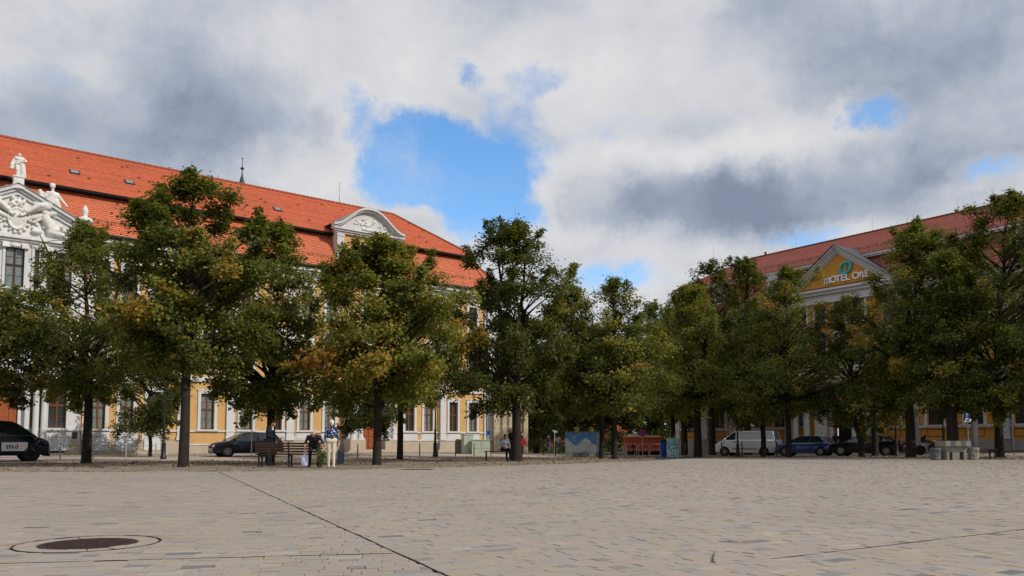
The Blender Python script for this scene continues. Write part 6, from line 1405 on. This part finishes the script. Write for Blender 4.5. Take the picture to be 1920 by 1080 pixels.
# bicycle racks
for k, px in enumerate((1163, 1184, 1207, 1228)):
    p = at(px, 63); t = empty('bicycle_rack', p, .0, ['metal hoop rack nearest the grey trunk', 'second metal hoop rack from the grey trunk', 'metal hoop rack under the no-stopping sign', 'metal hoop rack nearest the blue bin'][k], 'rack', 'metal hoop racks before the red container')
    q = MB(); q.tube([(-.40, 0, 0), (-.40, 0, .86), (-.36, 0, .92), (.36, 0, .92), (.40, 0, .86), (.40, 0, 0)], .025, 6); q.build('hoop', 'zinc', t); q = MB(); q.tube([(-.4, 0, .5), (.4, 0, .5)], .018, 6); q.build('crossbar', 'zinc', t)

# ================================================================== people
RZ = lambda deg: math.radians(deg)
# man in dark suit looking at his phone, facing right in the photo (+x world)
J = dict(neck=(.05, 0, 1.47), head=(.13, 0, 1.56), look=(1, 0, -.75), wrl=(.30, .10, 1.02), ell=(.02, .22, 1.10), wrr=(.34, -.04, 1.04), elr=(.04, -.23, 1.10), chest=(.01, 0, 1.28), anl=(.02, .1, .08), tol=(.18, .1, .037))
p = at(505, 30.6); t = person('man in dark suit looking down at his phone behind the long bench', p, 0, J, ['skin', 'suit', 'suit', 'shoe'], 'darkhair', scale=1.02)
q = MB(); q.box(-.04, .10, -.035, .035, -.006, .006); o = q.build('phone', 'black', label='black phone held by the man in the dark suit', cat='phone'); o.location = p+Vector((.47, .03, 1.08)); o.rotation_euler = (0, -.25, 0)
q = MB(); q.box(.105, .14, -.05, .05, 1.33, 1.46); q.build('shirt_collar', 'signwhite', t)
q = MB(); q.prism([(-.20, .66), (.17, .66), (.14, 1.0), (-.15, 1.0)], -.20, .20); q.build('jacket_skirt', 'suit', t)
# bent man with plastic bag and greenery
J = dict(pelvis=(-.05, 0, .78), chest=(.20, 0, 1.02), neck=(.36, 0, 1.12), head=(.47, 0, 1.15), look=(.6, 0, -.8), shl=(.28, .20, 1.08), shr=(.28, -.20, 1.08), ell=(.36, .33, .84), elr=(.34, -.30, .84), wrl=(.44, .28, .60), wrr=(.42, -.30, .60),
         hipl=(-.03, .10, .76), hipr=(-.03, -.10, .76), knl=(.20, .17, .48), knr=(.24, -.12, .48), anl=(.02, .15, .08), anr=(.06, -.14, .08), tol=(.17, .19, .037), tor=(.20, -.17, .037))
p = at(589, 28.9); t = person('bald man in charcoal T-shirt bending over with a backpack beside the bench', p, RZ(-78), J, ['skin', 'charcoal', 'blackcloth', 'shoe'], 'greyhair', 'bald', sleeves='short')
q = MB(); q.ell((.10, .0, 1.12), (.20, .15, .12)); q.build('backpack', 'blackcloth', t)
wl = Matrix.Rotation(RZ(-78), 3, 'Z')@Vector((.46, -.30, .50))+p
t = empty('plastic_bag', (wl.x, wl.y, p.z), 0, 'white plastic carrier bag hanging from the bending man', 'bag')
q = MB(); n = 14; prof = [(.02, .50), (.05, .45), (.11, .36), (.135, .22), (.12, .09), (.07, .03), (.02, .02)]
vs = [(r_*(1+.13*math.sin(3*2*math.pi*k/n+i)+.08*math.cos(5*2*math.pi*k/n))*math.cos(2*math.pi*k/n), .62*r_*math.sin(2*math.pi*k/n), h) for i, (r_, h) in enumerate(prof) for k in range(n)]
q.add(vs, [(i*n+k, (i+1)*n+k, (i+1)*n+(k+1) % n, i*n+(k+1) % n) for i in range(len(prof)-1) for k in range(n)], 0, True); q.build('bag_body', 'plastic', t)
q = MB(); q.tube([(-.04, 0, .45), (-.03, 0, .56), (.0, 0, .60)], .010, 5); q.tube([(.04, 0, .45), (.03, 0, .56), (.0, 0, .60)], .010, 5); q.build('handle', 'plastic', t)
wr = Matrix.Rotation(RZ(-78), 3, 'Z')@Vector((.50, .28, .42))+p
t = empty('leafy_bouquet', (wr.x+.02, wr.y, p.z+.30), 0, 'bunch of pale green flowers and leaves in front of the bending man', 'bouquet'); rr = random.Random(6)
q = MB()
for k in range(260):
    d = Vector((rr.gauss(0, .11), rr.gauss(0, .08), rr.gauss(.10, .11))); s = rr.uniform(.03, .07); a = Vector((rr.gauss(0, 1), rr.gauss(0, 1), rr.gauss(0, 1))).normalized()*s; c = Vector((rr.gauss(0, 1), rr.gauss(0, 1), rr.gauss(0, 1))).normalized()*s*.6; q.add([d-a, d+c, d+a, d-c], [(0, 1, 2, 3)])
q.build('leaves', 'bouquet', t, kind='stuff')
q = MB()
for k in range(12): q.ell((rr.gauss(0, .09), rr.gauss(0, .07)-.05, rr.gauss(.12, .10)), (.035, .035, .035), n=8, k=4)
q.build('flower', 'bouquet', t); q = MB()
for k in range(8): q.tube([(rr.gauss(0, .03), 0, .05), (rr.gauss(0, .02), 0, -.25)], .006, 4)
q.build('stems', 'weed', t)
# woman with short white hair
J = dict(neck=(0, 0, 1.42), head=(.02, .0, 1.54), look=(.9, .3, -.1), chest=(0, 0, 1.24), shl=(0, .165, 1.36), shr=(0, -.165, 1.36), ell=(-.05, .22, 1.10), elr=(-.03, -.22, 1.10), wrl=(-.02, .23, .86), wrr=(.02, -.24, .86), knl=(.03, .07, .50), knr=(-.02, -.09, .50), anl=(.04, .07, .08), anr=(-.06, -.09, .08), tol=(.2, .09, .037), tor=(.11, -.11, .037))
p = at(621, 28.1); t = person('white-haired woman in navy flowered blouse and cream trousers standing right of the bench', p, RZ(112), J, ['skin', 'flowers', 'cream_cloth', 'whiteshoe'], 'whitehair', female=True)
wv = Matrix.Rotation(RZ(112), 3, 'Z')@Vector((.0, -.25, 0))+p
t = empty('hand_bag', (wv.x+.05, wv.y+.02, p.z+.02), .2, 'large dark navy bag hanging from the hand of the white-haired woman', 'bag'); q = MB(); q.prism([(-.10, .12), (.14, .10), (.17, .50), (-.02, .56), (-.08, .5)], -.06, .06); q.build('bag_body', 'navybag', t); q = MB(); q.tube([(-.05, 0, .52), (0, 0, .74), (.03, 0, .78), (.07, 0, .72), (.10, 0, .5)], .010, 5); q.build('handle', 'navybag', t)
# seated pair on low bench
SIT = dict(pelvis=(0, 0, .56), chest=(.05, 0, .88), neck=(.10, 0, 1.06), head=(.15, 0, 1.16), shl=(.07, .19, 1.01), shr=(.07, -.19, 1.01), ell=(.12, .26, .76), elr=(.12, -.26, .76), wrl=(.34, .12, .66), wrr=(.34, -.12, .66),
           hipl=(.05, .10, .54), hipr=(.05, -.10, .54), knl=(.46, .12, .50), knr=(.46, -.12, .50), anl=(.48, .12, .08), anr=(.48, -.12, .08), tol=(.62, .14, .037), tor=(.62, -.14, .037))
p = at(945, 39.95); person('person in blue-grey jacket sitting on the low bench left of the forked trunk', (p.x, p.y, p.z+.0), RZ(-60), dict(SIT, look=(.6, .5, -.3)), ['skin', 'greycloth', 'blackcloth', 'shoe'], 'darkhair')
p = at(958, 40.9); person('grey-haired person in dark clothes standing half hidden behind the forked trunk', p, RZ(-150), dict(wrl=(.22, .2, 1.0)), ['skin', 'blackcloth', 'blackcloth', 'shoe'], 'greyhair', 'big', scale=.93)
p = at(977, 40.8); t = person('person with a red bag half hidden right of the forked trunk', p, RZ(15), {}, ['skin', 'blackcloth', 'blackcloth', 'shoe'], 'darkhair', scale=.84)
ps = at(981, 40.45); t = empty('red_bag', (ps.x, ps.y, ps.z), 0, 'bright red shoulder bag on the person right of the forked trunk', 'bag'); q = MB(); q.prism([(-.10, .72), (.15, .76), (.17, .92), (.02, 1.15), (-.08, 1.1)], -.08, .08); q.build('bag_body', 'redcloth', t); q = MB(); q.tube([(-.1, 0, 1.1), (-.13, .05, 1.3)], .015, 5); q.build('strap', 'redcloth', t)
WALK = dict(knl=(.22, .09, .50), anl=(.30, .10, .12), tol=(.46, .11, .08), knr=(-.06, -.09, .48), anr=(-.34, -.10, .14), tor=(-.22, -.11, .04), ell=(-.14, .24, 1.14), wrl=(-.18, .24, .9), elr=(.10, -.24, 1.14), wrr=(.26, -.22, .94))
def ppl(px, Y, label, rz, mats, hairm, J=None, k=1.0, **kw): p = at(px, Y); return person(label, p, RZ(rz), J or WALK, mats, hairm, scale=k, **kw)
ppl(1028, 72, 'man in dark coat walking away beside the white pole', 70, ['skin', 'charcoal', 'jeans', 'shoe'], 'greyhair', k=.95)
ppl(1047, 68, 'man in pale shirt and khaki vest walking right of the white pole', 60, ['skin', 'vest', 'jeans', 'shoe'], 'darkhair', k=.95)
ppl(1187, 74, 'person in black walking past the red container', 0, ['skin', 'blackcloth', 'blackcloth', 'shoe'], 'darkhair', k=.80)
ppl(1567, 61, 'person in black with round dark hair between the blue car and the black saloon', 60, ['skin', 'blackcloth', 'jeans', 'shoe'], 'darkhair', STAND, k=.98, )
